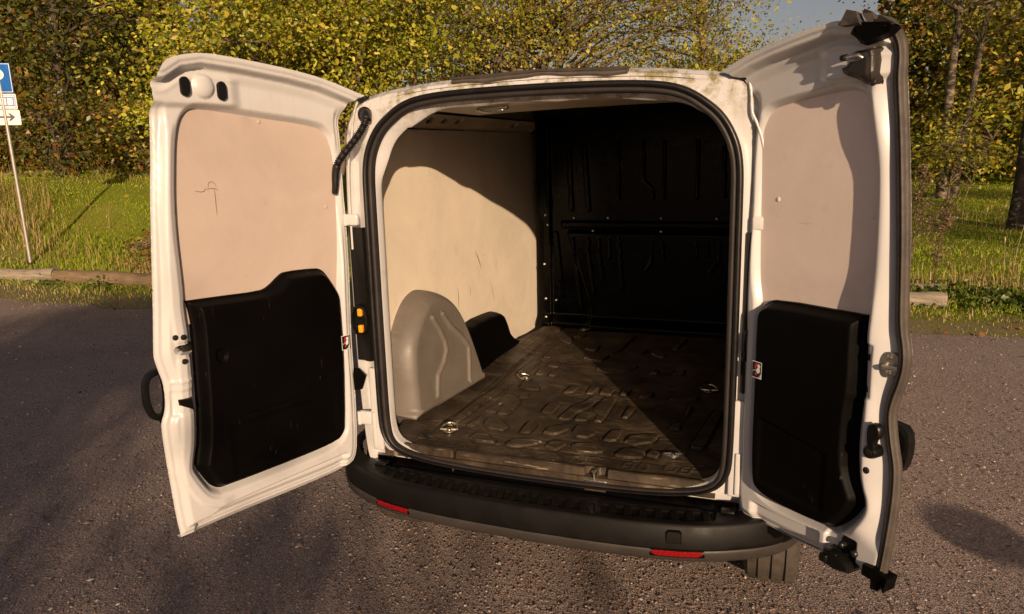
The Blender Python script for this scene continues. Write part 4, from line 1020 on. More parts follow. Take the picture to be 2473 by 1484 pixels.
b.build('grip_recess', M['black_trim'], hm)
b = MB(); b.grid([[pR(u, v-.003, -.030), pR(u, v-.005, -.036), pR(u, v-.001, -.06)] for u, v in chaikin([(.488, .536), (.439, .529), (.309, .511), (.179, .497), (.084, .492), (.012, .488), (-.014, .505)], 2, False)]); b.build('bottom_hem', M['white_dirty'], doorr)
# ================================================================== ground
def terrain_z(x, y):
    x = np.asarray(x, float); y = np.asarray(y, float)
    left = ss((-x-3.5)/7.0)
    d = np.hypot(x, y+2.0)
    z = left*1.36*ss((d-11.0)/6.4)+(1-left)*.25*ss((y-9)/14)
    z += .006*ss((y-5.5)/1.5)+.03*np.sin(x*.9+y*.5)*ss((y-6)/3)
    return z
def gravel_material():
    m_, n_, b = nodes_of('gravel_asphalt'); co = coords(n_)
    big = mixc(n_, 1., ramp(n_, noise(n_, .55, 8, .68, dist=.7), [(.3, (.28, .218, .190)), (.7, (.46, .360, .312))]), ramp(n_, noise(n_, 2.6, 6, .7), [(.35, g3(.84)), (.62, g3(1.))]), 'MULTIPLY')
    v = N(n_, 'ShaderNodeTexVoronoi'); v.inputs['Scale'].default_value = 150; v.inputs['Randomness'].default_value = 1; n_.links.new(co, v.inputs['Vector'])
    hue = N(n_, 'ShaderNodeSeparateColor'); n_.links.new(v.outputs['Color'], hue.inputs[0])
    st = ramp(n_, hue.outputs[0], [(0, (.13, .103, .09)), (.35, (.31, .25, .218)), (.6, (.43, .34, .295)), (.8, (.50, .375, .305)), (1, (.70, .61, .53))])
    edge = ramp(n_, v.outputs['Distance'], [(0, g3(1)), (.55, g3(.92)), (.8, g3(.55))])
    c = mixc(n_, .48, big, st); c = mixc(n_, 1., c, edge, 'MULTIPLY')
    n_.links.new(c, b.inputs['Base Color']); b.inputs['Roughness'].default_value = .85; b.inputs['Specular IOR Level'].default_value = .25
    v2 = N(n_, 'ShaderNodeTexVoronoi'); v2.inputs['Scale'].default_value = 230; n_.links.new(co, v2.inputs['Vector'])
    h = math_(n_, 'ADD', math_(n_, 'MULTIPLY', v.outputs['Distance'], -1.), math_(n_, 'MULTIPLY', v2.outputs['Distance'], -.35))
    bump(n_, b, h, .55, .005)
    return m_
M['gravel'] = gravel_material()
xs = np.r_[-900, -300, -100, -40, np.linspace(-20, 20, 81), 40, 100, 300, 900]; ys = np.r_[-900, -300, -100, -40, np.linspace(-10, 16, 53), 40, 100, 300, 900]
X, Y = np.meshgrid(xs, ys); Z = -.004+.006*np.sin(X*1.3+Y*.7)*np.exp(-(X**2+Y**2)/400)*np.sin(Y*1.1)
idx = np.arange(X.size).reshape(X.shape)
F = np.stack([idx[:-1, :-1].ravel(), idx[:-1, 1:].ravel(), idx[1:, 1:].ravel(), idx[1:, :-1].ravel()], 1)
g = mesh('ground', np.stack([X.ravel(), Y.ravel(), Z.ravel()], 1), F, M['gravel'], None, True, None); tag(g, kind='structure')

# grass sheet: follows the ragged edge of the gravel
def verge_y(x):
    x = np.asarray(x, float)
    return np.interp(x, [-14, -9.3, -8, -6, -2, 2.3, 6, 12], [4.3, 3.85, 3.8, 3.85, 4.5, 4.85, 4.7, 4.6])
m_, n_, b_ = nodes_of('turf')
sep_ = N(n_, 'ShaderNodeSeparateXYZ'); n_.links.new(coords(n_), sep_.inputs[0]); yfac = maprange(n_, sep_.outputs[1], 4.2, 6.6, .26, -.05)
n_.links.new(mixc(n_, ramp(n_, math_(n_, 'ADD', noise(n_, 2.1, 8, .75), yfac), [(.52, g3(0)), (.70, g3(.85))]), ramp(n_, noise(n_, .8, 8, .7), [(.30, (.17, .22, .018)), (.55, (.25, .28, .03)), (.80, (.36, .31, .07))]), (.30, .235, .14)), b_.inputs['Base Color'])
b_.inputs['Roughness'].default_value = .95; b_.inputs['Specular IOR Level'].default_value = .1
bump(n_, b_, noise(n_, 35., 6, .8), 1., .03)
M['turf'] = m_
tx = np.r_[-500, -200, -90, np.linspace(-45, 40, 171), 90, 200, 500]
s_ = np.r_[0, .12, .3, .6, np.linspace(1, 45, 90), 80, 180, 500]
rows = []
for x in tx:
    y0 = float(verge_y(x))+.10*math.sin(x*5.1)+.07*math.sin(x*11.7+1)
    yy = y0+s_; zz = terrain_z(np.full_like(yy, x), yy)
    zz = zz+.012*ss(s_/.3)+.0
    rows.append(np.stack([np.full_like(yy, x), yy, zz], 1))
b = MB(); b.grid([[tuple(p) for p in r_] for r_ in rows]); tf = b.build('grass_ground', M['turf'], None, angle=None); tag(tf, kind='structure')

# loose stones, thickest in front of the camera
CX, CY = CAM_POS.x, CAM_POS.y
def polar(n, a0, a1, d0, d1, power=1.0):
    """points in a fan before the camera: angles in degrees left of the camera's own heading"""
    a = math.pi/2+YAW+np.radians(RNG.uniform(a0, a1, n))
    d = np.exp(RNG.uniform(math.log(d0), math.log(d1), n)) if power == 0 else (RNG.uniform(d0**power, d1**power, n))**(1/power)
    return CX+np.cos(a)*d, CY+np.sin(a)*d, d
def tint_attr(me, cols, per):
    at = me.color_attributes.new('tint', 'FLOAT_COLOR', 'POINT')
    c = np.ones((len(cols), 4), np.float32); c[:, :3] = cols
    at.data.foreach_set('color', np.repeat(c, per, 0).ravel())
def tint_material(name, rough=.8, trans=0., spec=.2):
    m_, n_, b = nodes_of(name)
    a = N(n_, 'ShaderNodeAttribute'); a.attribute_name = 'tint'
    n_.links.new(a.outputs['Color'], b.inputs['Base Color']); b.inputs['Roughness'].default_value = rough; b.inputs['Specular IOR Level'].default_value = spec
    if trans > 0:
        tr = N(n_, 'ShaderNodeBsdfTranslucent'); n_.links.new(a.outputs['Color'], tr.inputs['Color'])
        mx = N(n_, 'ShaderNodeMixShader'); mx.inputs[0].default_value = trans
        n_.links.new(b.outputs[0], mx.inputs[1]); n_.links.new(tr.outputs[0], mx.inputs[2]); n_.links.new(mx.outputs[0], n_.nodes['Material Output'].inputs['Surface'])
    return m_
M['stone'] = tint_material('stone', .85)
def pebbles(n):
    x, y, d = polar(n, -48, 48, 1.25, 10.5, 0)
    k = (y < verge_y(x)+.5); x, y, d = x[k], y[k], d[k]; n = len(x)
    s = .0021*np.exp(RNG.normal(0, .45, n))*(1+.10*d)
    base = np.array([(1, 0, 0), (.3, .95, 0), (-.8, .55, 0), (-.75, -.6, 0), (.35, -.9, 0), (.1, .05, .8), (0, 0, -.6)])
    V = base[None]*np.stack([s*RNG.uniform(.8, 1.5, n), s*RNG.uniform(.6, 1.0, n), s*RNG.uniform(.6, 1.0, n)], 1)[:, None, :]
    V = V*(1+RNG.uniform(-.25, .25, V.shape))
    a = RNG.uniform(0, 6.28, n); ca, sa = np.cos(a)[:, None], np.sin(a)[:, None]
    V = np.stack([V[..., 0]*ca-V[..., 1]*sa, V[..., 0]*sa+V[..., 1]*ca, V[..., 2]], -1)
    V += np.stack([x, y, s*.15], 1)[:, None, :]
    f = np.array([(0, 1, 5), (1, 2, 5), (2, 3, 5), (3, 4, 5), (4, 0, 5)])
    F = (f[None]+7*np.arange(n)[:, None, None]).reshape(-1, 3)
    o = mesh('gravel_stones', V.reshape(-1, 3), F, M['stone'], None, False); tag(o, kind='stuff')
    pal = np.array([(.14, .117, .103), (.22, .18, .155), (.29, .22, .18), (.34, .205, .145), (.40, .35, .30), (.09, .077, .07), (.58, .52, .45)])
    c = pal[RNG.choice(7, n, p=[.24, .26, .18, .10, .12, .07, .03])]*RNG.uniform(1.0, 1.7, (n, 1))*np.array([1.0, .93, .89])
    tint_attr(o.data, np.clip(c, 0, .8), 7)
pebbles(150000)

# ================================================================== grass
M['grass'] = tint_material('grass_blade', .7, .35, .25)
def blades(name, x, y, h, wd, cols, lean=.35, sink=.01):
    n = len(x); z = terrain_z(x, y)+.004-sink
    z = np.where(y < verge_y(x), -.01, z)
    a = RNG.uniform(0, 6.28, n); sx, sy = np.cos(a), np.sin(a); la = RNG.uniform(0, 6.28, n); ll = np.abs(RNG.normal(0, lean, n))*h
    lx, ly = np.cos(la)*ll, np.sin(la)*ll
    V = np.empty((n, 5, 3))
    V[:, 0] = np.stack([x-sx*wd, y-sy*wd, z], 1); V[:, 1] = np.stack([x+sx*wd, y+sy*wd, z], 1)
    V[:, 2] = np.stack([x+lx*.35+sx*wd*.7, y+ly*.35+sy*wd*.7, z+h*.6], 1); V[:, 3] = np.stack([x+lx*.35-sx*wd*.7, y+ly*.35-sy*wd*.7, z+h*.6], 1)
    V[:, 4] = np.stack([x+lx, y+ly, z+h*(1-.25*np.minimum(1, ll/h))], 1)
    f = np.array([(0, 1, 2), (0, 2, 3), (3, 2, 4)]); F = (f[None]+5*np.arange(n)[:, None, None]).reshape(-1, 3)
    o = mesh(name, V.reshape(-1, 3), F, M['grass'], None, False); tag(o, kind='stuff'); tint_attr(o.data, cols, 5)
    return o
def patch_noise(x, y, s=1.0, ph=0.0):
    return .5+.25*np.sin(x*1.7*s+ph+1.3*np.sin(y*1.1*s))+.25*np.sin(y*2.3*s+ph*2+1.1*np.sin(x*.9*s))
GREEN = np.array([(.29, .40, .02), (.37, .46, .03), (.46, .49, .045), (.19, .29, .016)]); STRAW = np.array([(.50, .39, .16), (.40, .30, .11), (.58, .47, .23), (.33, .235, .09)])
def grass(n, a0, a1, d0, d1):
    x, y, d = polar(n, a0, a1, d0, d1, 0)
    k = y > verge_y(x)-.45+.5*patch_noise(x, y, 2.5); x, y, d = x[k], y[k], d[k]; n = len(x)
    pn = patch_noise(x, y, .9, .4)
    dv = y-verge_y(x)
    dry = np.clip(.04+.35*(pn-.55)+.50*ss((-x-3)/3)*ss((dv-1.1)/.5)*ss((2.6-dv)/.8)*(.2+1.0*pn)+.30*ss((x)/2)*ss((dv-1.5)/.5)*ss((3.1-dv)/.8), .02, .75)
    thin = RNG.uniform(0, 1, n) < np.clip(.18+.55*dv+.35*(pn-.5), .10, 1); x, y, d, pn, dv, dry = x[thin], y[thin], d[thin], pn[thin], dv[thin], dry[thin]+.25*(dv[thin] < .7); n = len(x)
    isd = RNG.uniform(0, 1, n) < dry
    cols = np.where(isd[:, None], STRAW[RNG.integers(0, 4, n)], GREEN[RNG.integers(0, 4, n)])*RNG.uniform(.75, 1.2, (n, 1))
    h = np.where(isd, RNG.uniform(.10, .34, n), RNG.uniform(.05, .17, n))*(.5+.8*patch_noise(x, y, 1.6, 2))*np.clip((dv+.3)/2.6, .13, 1)*(1-.58*ss((dv-1.9)/1.5))
    wd = (.0020+.00036*d)*RNG.uniform(.7, 1.3, n)
    return blades('grass_blades', x, y, h, wd, cols)
grass(165000, 16, 40, 7.2, 48); grass(75000, -40, -22, 7.0, 42); grass(26000, -22, 16, 7.2, 40)
def tall_straw(n, cx, cy, sx, sy, h0, h1, pal):
    x = RNG.normal(cx, sx, n); y = RNG.normal(cy, sy, n); k = y > verge_y(x)+.2; x, y = x[k], y[k]; n = len(x)
    return blades('tall_dry_grass', x, y, RNG.uniform(h0, h1, n), np.full(n, .0045)*RNG.uniform(.6, 1.3, n), np.array(pal)[RNG.integers(0, len(pal), n)]*RNG.uniform(.8, 1.2, (n, 1)), .28)
STR = [(.40, .28, .11), (.50, .37, .17), (.33, .21, .08), (.22, .17, .05)]
tall_straw(170, -9.6, 6.0, .7, .25, .15, .42, STR); tall_straw(80, -8.3, 5.7, .3, .2, .12, .34, STR); tall_straw(420, -12.2, 6.9, .8, .4, .22, .62, STR); tall_straw(200, -14.0, 10.4, 1.6, .4, .3, .7, STR)
tall_straw(160, 3.1, 6.9, .8, .4, .15, .42, STR); tall_straw(120, 5.0, 13.2, .9, .5, .3, .5, STR)

# low leafy ground cover by the logs
M['leaf'] = tint_material('leaf', .42, .30, .5)
def leaf_mesh(name, P, L, cols, parent=None, wide=.30, droop=.25, out=None, fine=False):
    n = len(P)
    ax = RNG.normal(0, 1, (n, 3)); ax[:, 2] = ax[:, 2]*.6-droop
    if out is not None: ax += out*.7
    ax /= np.linalg.norm(ax, axis=1)[:, None]
    nn = RNG.normal(0, .8, (n, 3)); nn[:, 2] += .40
    if out is not None: nn += out*.5
    sd = np.cross(ax, nn); sd /= np.linalg.norm(sd, axis=1)[:, None]+1e-9
    nn = np.cross(sd, ax)
    L = np.asarray(L)[:, None]; W_ = L*wide*RNG.uniform(.75, 1.2, (n, 1)); c = L*RNG.uniform(.02, .14, (n, 1))
    if fine:
        V = np.stack([P, P+ax*L*.30+sd*W_+nn*c, P+ax*L*.72+sd*W_*.75+nn*c*.8, P+ax*L-nn*c, P+ax*L*.72-sd*W_*.75+nn*c*.8, P+ax*L*.30-sd*W_+nn*c], 1)
        f = np.array([(0, 1, 2, 3), (0, 3, 4, 5)]); per = 6
    else:
        V = np.stack([P, P+ax*L*.45+sd*W_+nn*c, P+ax*L, P+ax*L*.45-sd*W_+nn*c], 1)
        f = np.array([(0, 1, 2), (0, 2, 3)]); per = 4
    F = (f[None]+per*np.arange(n)[:, None, None]).reshape(-1, f.shape[1])
    o = mesh(name, V.reshape(-1, 3), F, M['leaf'], parent, False); tint_attr(o.data, cols, per)
    return o
def pick(pal, n, p=None, jit=.18):
    pal = np.array(pal); return np.clip(pal[RNG.choice(len(pal), n, p=p)]*RNG.uniform(1-jit, 1+jit, (n, 1)), 0, 1)
def cover(cx, cy, sx, sy, n, L, pal):
    x = RNG.normal(cx, sx, n); y = RNG.normal(cy, sy, n)
    P = np.stack([x, y, np.maximum(terrain_z(x, y), 0)+np.abs(RNG.normal(.03, .05, n))], 1)
    o = leaf_mesh('ground_cover', P, np.full(n, L)*RNG.uniform(.6, 1.3, n), pick(pal, n), None, .42, -.1); tag(o, kind='stuff')
GC = [(.085, .13, .016), (.13, .17, .024), (.06, .10, .014)]
cover(2.55, 6.25, .7, .25, 2600, .055, GC); cover(3.6, 6.4, .5, .3, 1200, .05, GC); cover(-8.6, 4.72, .3, .05, 60, .05, GC); cover(-7.6, 4.62, .15, .05, 90, .05, GC)
fl = 90; x, y, d = polar(fl, -40, -24, 6.6, 11); L_ = leaf_mesh('fallen_leaves', np.stack([x, y, np.maximum(terrain_z(x, y), 0)+.02], 1), RNG.uniform(.03, .05, fl), pick([(.30, .12, .03), (.38, .20, .05), (.22, .09, .03)], fl), None, .4, 0, None, True); tag(L_, kind='stuff')

# ================================================================== logs along the verge
def wood_material(name, a, c):
    m_, n_, b = nodes_of(name); co = coords(n_)
    mp = N(n_, 'ShaderNodeMapping'); mp.inputs['Scale'].default_value = (2, 18, 18); n_.links.new(co, mp.inputs[0])
    n_.links.new(ramp(n_, noise(n_, 2.2, 8, .7, vec=mp.outputs[0]), [(.3, a), (.7, c)]), b.inputs['Base Color']); b.inputs['Roughness'].default_value = .85
    bump(n_, b, noise(n_, 3., 6, .7, vec=mp.outputs[0]), .6, .01)
    return m_
M['log'] = wood_material('weathered_log', (.12, .082, .045), (.29, .205, .115)); M['log_grey'] = wood_material('grey_log', (.16, .135, .10), (.40, .34, .25))
def log(p0, p1, r_, mat, label):
    p0 = Vector(p0); p1 = Vector(p1); mid = (p0+p1)/2; L = (p1-p0).length; dv = p1-p0
    o = empty('log', (mid.x, mid.y, float(terrain_z(mid.x, mid.y))), math.atan2(dv.y, dv.x)); tag(o, label, 'log', 'logs edging the car park')
    b = MB(); n = 22; pts = []; rads = []
    for i in range(n):
        t = i/(n-1); pts.append((-L/2+L*t, .012*math.sin(t*5+r_*90), r_*.82+.008*math.sin(t*9))); rads.append(r_*(1+.05*math.sin(t*13+L)+.03*math.sin(t*31))*(.93 if i in (0, n-1) else 1))
    b.tube(pts, rads, 14); b.build('log_trunk', mat, o)
    for s in (-1, 1):
        b = MB(); b.disc((s*L/2, .012*math.sin((0 if s < 0 else 1)*5+r_*90), r_*.82), (s, 0, 0), r_*.9, .004, 14); b.build('cut_end', M['log_grey'], o)
log((-8.80, 5.00, 0), (-4.6, 5.02, 0), .10, M['log'], 'thicker round log lying along the gravel edge left of the open van door')
log((-9.72, 4.80, 0), (-8.84, 5.00, 0), .09, M['log_grey'], 'thinner round log lying at the foot of the parking sign post')
log((1.3, 5.95, 0), (2.28, 5.88, 0), .085, M['log_grey'], 'grey log end sticking out of weeds right beside the right door')
log((1.5, 6.75, 0), (2.42, 6.62, 0), .06, M['log_grey'], 'thin pale log half hidden in grass behind the other logs')
log((3.02, 5.95, 0), (4.3, 5.75, 0), .085, M['log_grey'], 'weathered log at the right edge of the photo among green weeds')

# ================================================================== parking sign
sg = empty('parking_sign', (-9.89, 5.42, .105), 0); sg.scale = (.86, .86, .86); tag(sg, 'grey steel post with blue parking sign, time plate and arrow plate beside the log', 'road sign')
M['galv'] = simple('galvanised_steel', (.40, .37, .33), .5, .55, var=.12, vscale=9); M['sign_blue'] = simple('sign_blue', (.005, .115, .42), .6, var=.05, spec=.15); M['sign_white'] = simple('sign_white', (.70, .69, .64), .4, var=.05); M['sign_black'] = simple('sign_black', (.015, .014, .013), .5); M['sign_deep'] = simple('sign_deep_blue', (.015, .07, .38), .35, var=.05)
b = MB(); b.tube([(.035, 0, 0), (.03, 0, 1.2), (0.0, 0, 3.45)], .030, 14); b.build('post', M['galv'], sg)
b = MB(); b.tube([(.034, 0, .05), (.034, 0, .10)], .052, 14); b.box((.10, 0, .09), (.03, .025, .012)); b.build('base_collar', M['sign_black'], sg)
SGY = math.radians(40); sgx = Vector((math.cos(SGY), math.sin(SGY), 0)); sgn = Vector((math.sin(SGY), -math.cos(SGY), 0)); sgc = Vector((-.015, 0, 0))
def sp(u, v, dd): return sgc+sgx*u+Vector((0, 0, v))+sgn*dd
def plate(name, u0, u1, v0, v1, mat, dd=.034, th=.003, rnd=.02):
    b = MB(); O = chaikin([(u0, v0), (u1, v0), (u1, v1), (u0, v1)], 0)
    q = []
    for (cx, cy, a0) in ((u1-rnd, v1-rnd, 0), (u0+rnd, v1-rnd, 90), (u0+rnd, v0+rnd, 180), (u1-rnd, v0+rnd, 270)):
        for k in range(5): a = R(a0+22.5*k); q.append((cx+rnd*math.cos(a), cy+rnd*math.sin(a)))
    b.grid([[sp(u, v, dd) for u, v in q], [sp(u, v, dd+th) for u, v in q]], close_u=True); n = len(q); b.f += [tuple(range(n)), tuple(n+k for k in range(n))]
    return b.build(name, mat, sg, angle=30)
def poly(name, pts, mat, parent, dd):
    b = MB(); b.add([sp(u, v, dd) for u, v in pts], [tuple(range(len(pts)))]); return b.build(name, mat, parent, smooth=False)
z0 = 3.42
p1 = plate('parking_plate', -.20, .20, 2.95, 3.43, M['sign_blue'])
def ring_poly(cx, cy, ro, ri, a0, a1, n=18):
    o = [(cx+ro*math.cos(R(a0+(a1-a0)*k/n)), cy+ro*math.sin(R(a0+(a1-a0)*k/n))) for k in range(n+1)]
    i = [(cx+ri*math.cos(R(a0+(a1-a0)*k/n)), cy+ri*math.sin(R(a0+(a1-a0)*k/n))) for k in range(n+1)]
    return o, i
b = MB()
o_, i_ = ring_poly(.01, 3.245, .085, .042, -90, 90)
b.grid([[sp(u, v, .039) for u, v in o_], [sp(u, v, .039) for u, v in i_]])
for (u0, u1, v0, v1) in ((-.085, -.04, 3.03, 3.33), (-.04, .01, 3.287, 3.33), (-.04, .01, 3.16, 3.203)):
    b.add([sp(u0, v0, .039), sp(u1, v0, .039), sp(u1, v1, .039), sp(u0, v1, .039)], [(0, 1, 2, 3)])
b.build('letter_p', M['sign_white'], p1, smooth=False)
b = MB()
for (u0, u1, v0, v1) in ((-.19, .19, 3.41, 3.418), (-.19, .19, 2.962, 2.97), (-.19, -.182, 2.97, 3.41), (.182, .19, 2.97, 3.41)):
    b.add([sp(u0, v0, .0385), sp(u1, v0, .0385), sp(u1, v1, .0385), sp(u0, v1, .0385)], [(0, 1, 2, 3)])
b.build('sign_border', M['sign_white'], p1, smooth=False)
p2 = plate('time_plate', -.20, .22, 2.685, 2.935, M['sign_white'])
b = MB()
def frame(u0, u1, v0, v1, t, dd=.0385):
    for (a, c, e, f) in ((u0, u1, v0, v0+t), (u0, u1, v1-t, v1), (u0, u0+t, v0+t, v1-t), (u1-t, u1, v0+t, v1-t)):
        b.add([sp(a, e, dd), sp(c, e, dd), sp(c, f, dd), sp(a, f, dd)], [(0, 1, 2, 3)])
frame(-.185, .205, 2.70, 2.92, .012); frame(-.04, .185, 2.735, 2.89, .022)
b.add([sp(.065, 2.757, .0385), sp(.085, 2.757, .0385), sp(.085, 2.868, .0385), sp(.065, 2.868, .0385)], [(0, 1, 2, 3)])
b.build('blue_symbol', M['sign_deep'], p2, smooth=False)
p3 = plate('arrow_plate', -.22, .24, 2.43, 2.675, M['sign_white'])
poly('arrow', [(-.16, 2.545), (.10, 2.545), (.06, 2.50), (.10, 2.50), (.165, 2.56), (.10, 2.62), (.06, 2.62), (.10, 2.575), (-.16, 2.575)], M['sign_black'], p3, .0385)
# ================================================================== trees
def bark_material(name, a, c, birch=False):
    m_, n_, b = nodes_of(name); co = coords(n_)
    mp = N(n_, 'ShaderNodeMapping'); mp.inputs['Scale'].default_value = (9, 9, 2.0) if not birch else (3.5, 3.5, 7); n_.links.new(co, mp.inputs[0])
    f = noise(n_, 1.6 if birch else 2.4, 8, .75, vec=mp.outputs[0], dist=.8)
    n_.links.new(ramp(n_, f, [(.44, a), (.60, c)] if birch else [(.3, a), (.7, c)]), b.inputs['Base Color']); b.inputs['Roughness'].default_value = .85
    bump(n_, b, f, .7, .02); return m_
M['bark'] = bark_material('bark', (.10, .075, .05), (.24, .18, .115)); M['bark_dark'] = bark_material('bark_dark', (.04, .03, .02), (.10, .075, .05)); M['birch_dark'] = bark_material('dark_birch_bark', (.030, .024, .019), (.36, .30, .22), True)
M['birch_dark'].node_tree.nodes['Color Ramp'].color_ramp.elements[0].position = .54; M['birch_dark'].node_tree.nodes['Color Ramp'].color_ramp.elements[1].position = .64
M['birch'] = bark_material('birch_bark', (.045, .036, .028), (.38, .30, .20), True)
def branch_pts(p0, p1, sag=.12, n=9, wob=.05):
    p0 = np.array(p0); p1 = np.array(p1); L = np.linalg.norm(p1-p0); o = RNG.normal(0, wob*L, 3); pts = []
    for i in range(n):
        t = i/(n-1); pts.append(p0+(p1-p0)*t+o*math.sin(math.pi*t)+np.array([0, 0, sag*L*math.sin(math.pi*t)]))
    return pts
def tree(name, label, x, y, trunks, blobs, n_cl, per, leafL, pal, p=None, cl_r=.45, bark='bark', group=None, limb_frac=.5, fine=False, shell=.5, wide=.30, cat='tree'):
    """trunks: [(dx, dy, lean_x, lean_y, height, radius)], blobs: [(cx, cy, cz, rx, ry, rz)] relative to the foot"""
    z0 = float(terrain_z(x, y))-.05
    o = empty(name, (x, y, z0)); tag(o, label, cat, group)
    axes = []
    for (dx, dy, lx, ly, h, r_) in trunks:
        b = MB(); pts = []; rads = []
        w1, w2 = RNG.uniform(0, 6.28, 2); n = 16
        for i in range(n):
            t = i/(n-1)
            pts.append((dx+lx*t+.10*h/6*math.sin(t*4+w1)*t, dy+ly*t+.08*h/6*math.sin(t*5+w2)*t, h*t)); rads.append(r_*((1-t)**.8*.92+.08)*(1+.35*math.exp(-t*22)))
        b.tube(pts, rads, 12); b.build('trunk', M[bark], o); axes.append(np.array(pts))
    bl = np.array(blobs); vol = bl[:, 3]*bl[:, 4]*bl[:, 5]; which = RNG.choice(len(bl), n_cl, p=vol/vol.sum())
    dirs = RNG.normal(0, 1, (n_cl, 3)); dirs /= np.linalg.norm(dirs, axis=1)[:, None]
    rad = RNG.uniform(shell**3, 1, n_cl)**(1/3)
    C = bl[which, :3]+dirs*rad[:, None]*bl[which, 3:]
    C = C[C[:, 2] > .25]
    b = MB()
    for c in C[:int(len(C)*limb_frac)]:
        ax = axes[RNG.integers(0, len(axes))]
        zt = max(.3, min(c[2]-.35*np.hypot(c[0], c[1])+RNG.uniform(-.4, .3), ax[-1, 2]*.96)); k = int(np.argmin(np.abs(ax[:, 2]-zt)))
        pts = branch_pts(ax[k], c); r0 = .012+.012*np.linalg.norm(c-ax[k])
        b.tube(pts, [r0*(1-.85*i/8) for i in range(9)], 5, caps=False)
        for q in range(2):
            e = c+RNG.normal(0, cl_r*.9, 3); b.tube([pts[6], (pts[6]+e)/2+RNG.normal(0, .05, 3), e], [r0*.3, r0*.2, .003], 4, caps=False)
    if b.v: b.build('limbs', M[bark], o, angle=None)
    n = len(C)*per; ci = np.repeat(np.arange(len(C)), per)
    cs = np.exp(RNG.normal(-.08, .38, len(C))); g = RNG.normal(0, 1, (n, 3))*cl_r*cs[ci][:, None]; g[:, 2] *= .55
    keep = RNG.uniform(0, 1, n) < np.clip(cs[ci]**1.6, .15, 1); ci = ci[keep]; g = g[keep]; n = len(ci)
    P = C[ci]+g
    outv = P-bl[:, :3].mean(0); outv /= np.linalg.norm(outv, axis=1)[:, None]+1e-6
    cols = pick(pal, n, p)*RNG.uniform(.62, 1.35, len(C))[ci][:, None]  # sunlit and shaded clumps put into the leaf colour, at random per cluster
    cr_ = leaf_mesh('crown', P, leafL*np.exp(RNG.normal(0, .28, n)), np.clip(cols, 0, 1), o, wide, .25, outv, fine); tag(cr_, kind='stuff')
    return o
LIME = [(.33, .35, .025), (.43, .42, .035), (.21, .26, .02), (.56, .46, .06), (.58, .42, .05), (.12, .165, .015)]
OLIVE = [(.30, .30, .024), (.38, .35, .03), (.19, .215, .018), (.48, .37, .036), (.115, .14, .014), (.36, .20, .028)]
DARK = [(.10, .115, .012), (.145, .145, .016), (.06, .075, .01), (.23, .165, .02), (.22, .095, .017)]  # darker palette: shade over the wood is put into the leaf colours
BIR = [(.12, .15, .015), (.18, .19, .02), (.08, .10, .012), (.28, .22, .028), (.26, .13, .024)]
# broad-leaved tree behind the left door
tree('broadleaf_tree', 'bushy broad-leaved tree with large yellow-green leaves right behind the open left door', -6.6, 7.4, [(0, 0, .3, .2, 4.6, .13), (.3, .2, 1.0, .3, 5.4, .11), (-.2, .1, -.9, 0, 4.4, .10), (.6, -.1, 1.6, .2, 5.8, .09)],
     [(0, -.4, 2.9, 2.0, 1.6, 1.3), (-.9, -.2, 4.2, 1.5, 1.4, 1.3), (1.2, .0, 4.2, 1.9, 1.5, 1.5), (.3, .2, 5.4, 2.2, 1.6, 1.2), (-.5, -.7, 2.2, 1.5, 1.1, .7)], 290, 215, .061, LIME, [.26, .27, .15, .18, .06, .08], .27, fine=True, limb_frac=.30, shell=.55)
tree('broadleaf_tree', 'leafy tree with pale branches rising between the van roof and the open left door', -5.45, 8.3, [(0, 0, -.3, 0, 5.2, .11), (.3, .1, .7, .1, 5.6, .09)],
     [(0, -.2, 2.8, 1.5, 1.3, 1.2), (.2, 0, 4.3, 1.7, 1.4, 1.2), (-.6, 0, 5.4, 1.5, 1.3, 1.0), (-1.1, -.1, 3.6, 1.3, 1.2, 1.1)], 200, 190, .060, LIME, [.26, .27, .15, .18, .06, .08], .26, fine=True, limb_frac=.35, shell=.55)
# alders behind the van roof
tree('alder_tree', 'wide alder with a forked grey trunk and yellowing leaves behind the van roof', -4.6, 12.8, [(0, 0, .25, 0, 9.0, .20), (.1, 0, 1.6, .2, 7.5, .12)],
     [(.2, 0, 3.2, 2.3, 2.0, 1.3), (-.6, 0, 4.8, 2.2, 2.0, 1.3), (1.4, 0, 4.9, 2.3, 2.0, 1.4), (.2, 0, 6.4, 2.5, 2.0, 1.3), (.6, .2, 7.8, 1.9, 1.8, 1.2), (2.6, .2, 3.6, 1.5, 1.4, 1.2), (-2.3, .2, 3.6, 1.4, 1.3, 1.2)], 560, 82, .056, OLIVE, [.26, .26, .18, .16, .09, .05], .30, limb_frac=.42, shell=.45, wide=.38)
tree('alder_tree', 'slender alder with one straight pale trunk standing left of the patch of open sky', -1.05, 14.2, [(0, 0, .1, 0, 8.4, .14)],
     [(.1, 0, 2.4, 1.5, 1.5, 1.1), (-.2, 0, 3.8, 1.6, 1.5, 1.2), (.0, 0, 5.2, 1.4, 1.4, 1.2), (.1, 0, 6.6, 1.2, 1.2, 1.2)], 300, 72, .056, OLIVE, [.26, .26, .18, .16, .09, .05], .27, limb_frac=.5, shell=.4, wide=.38)
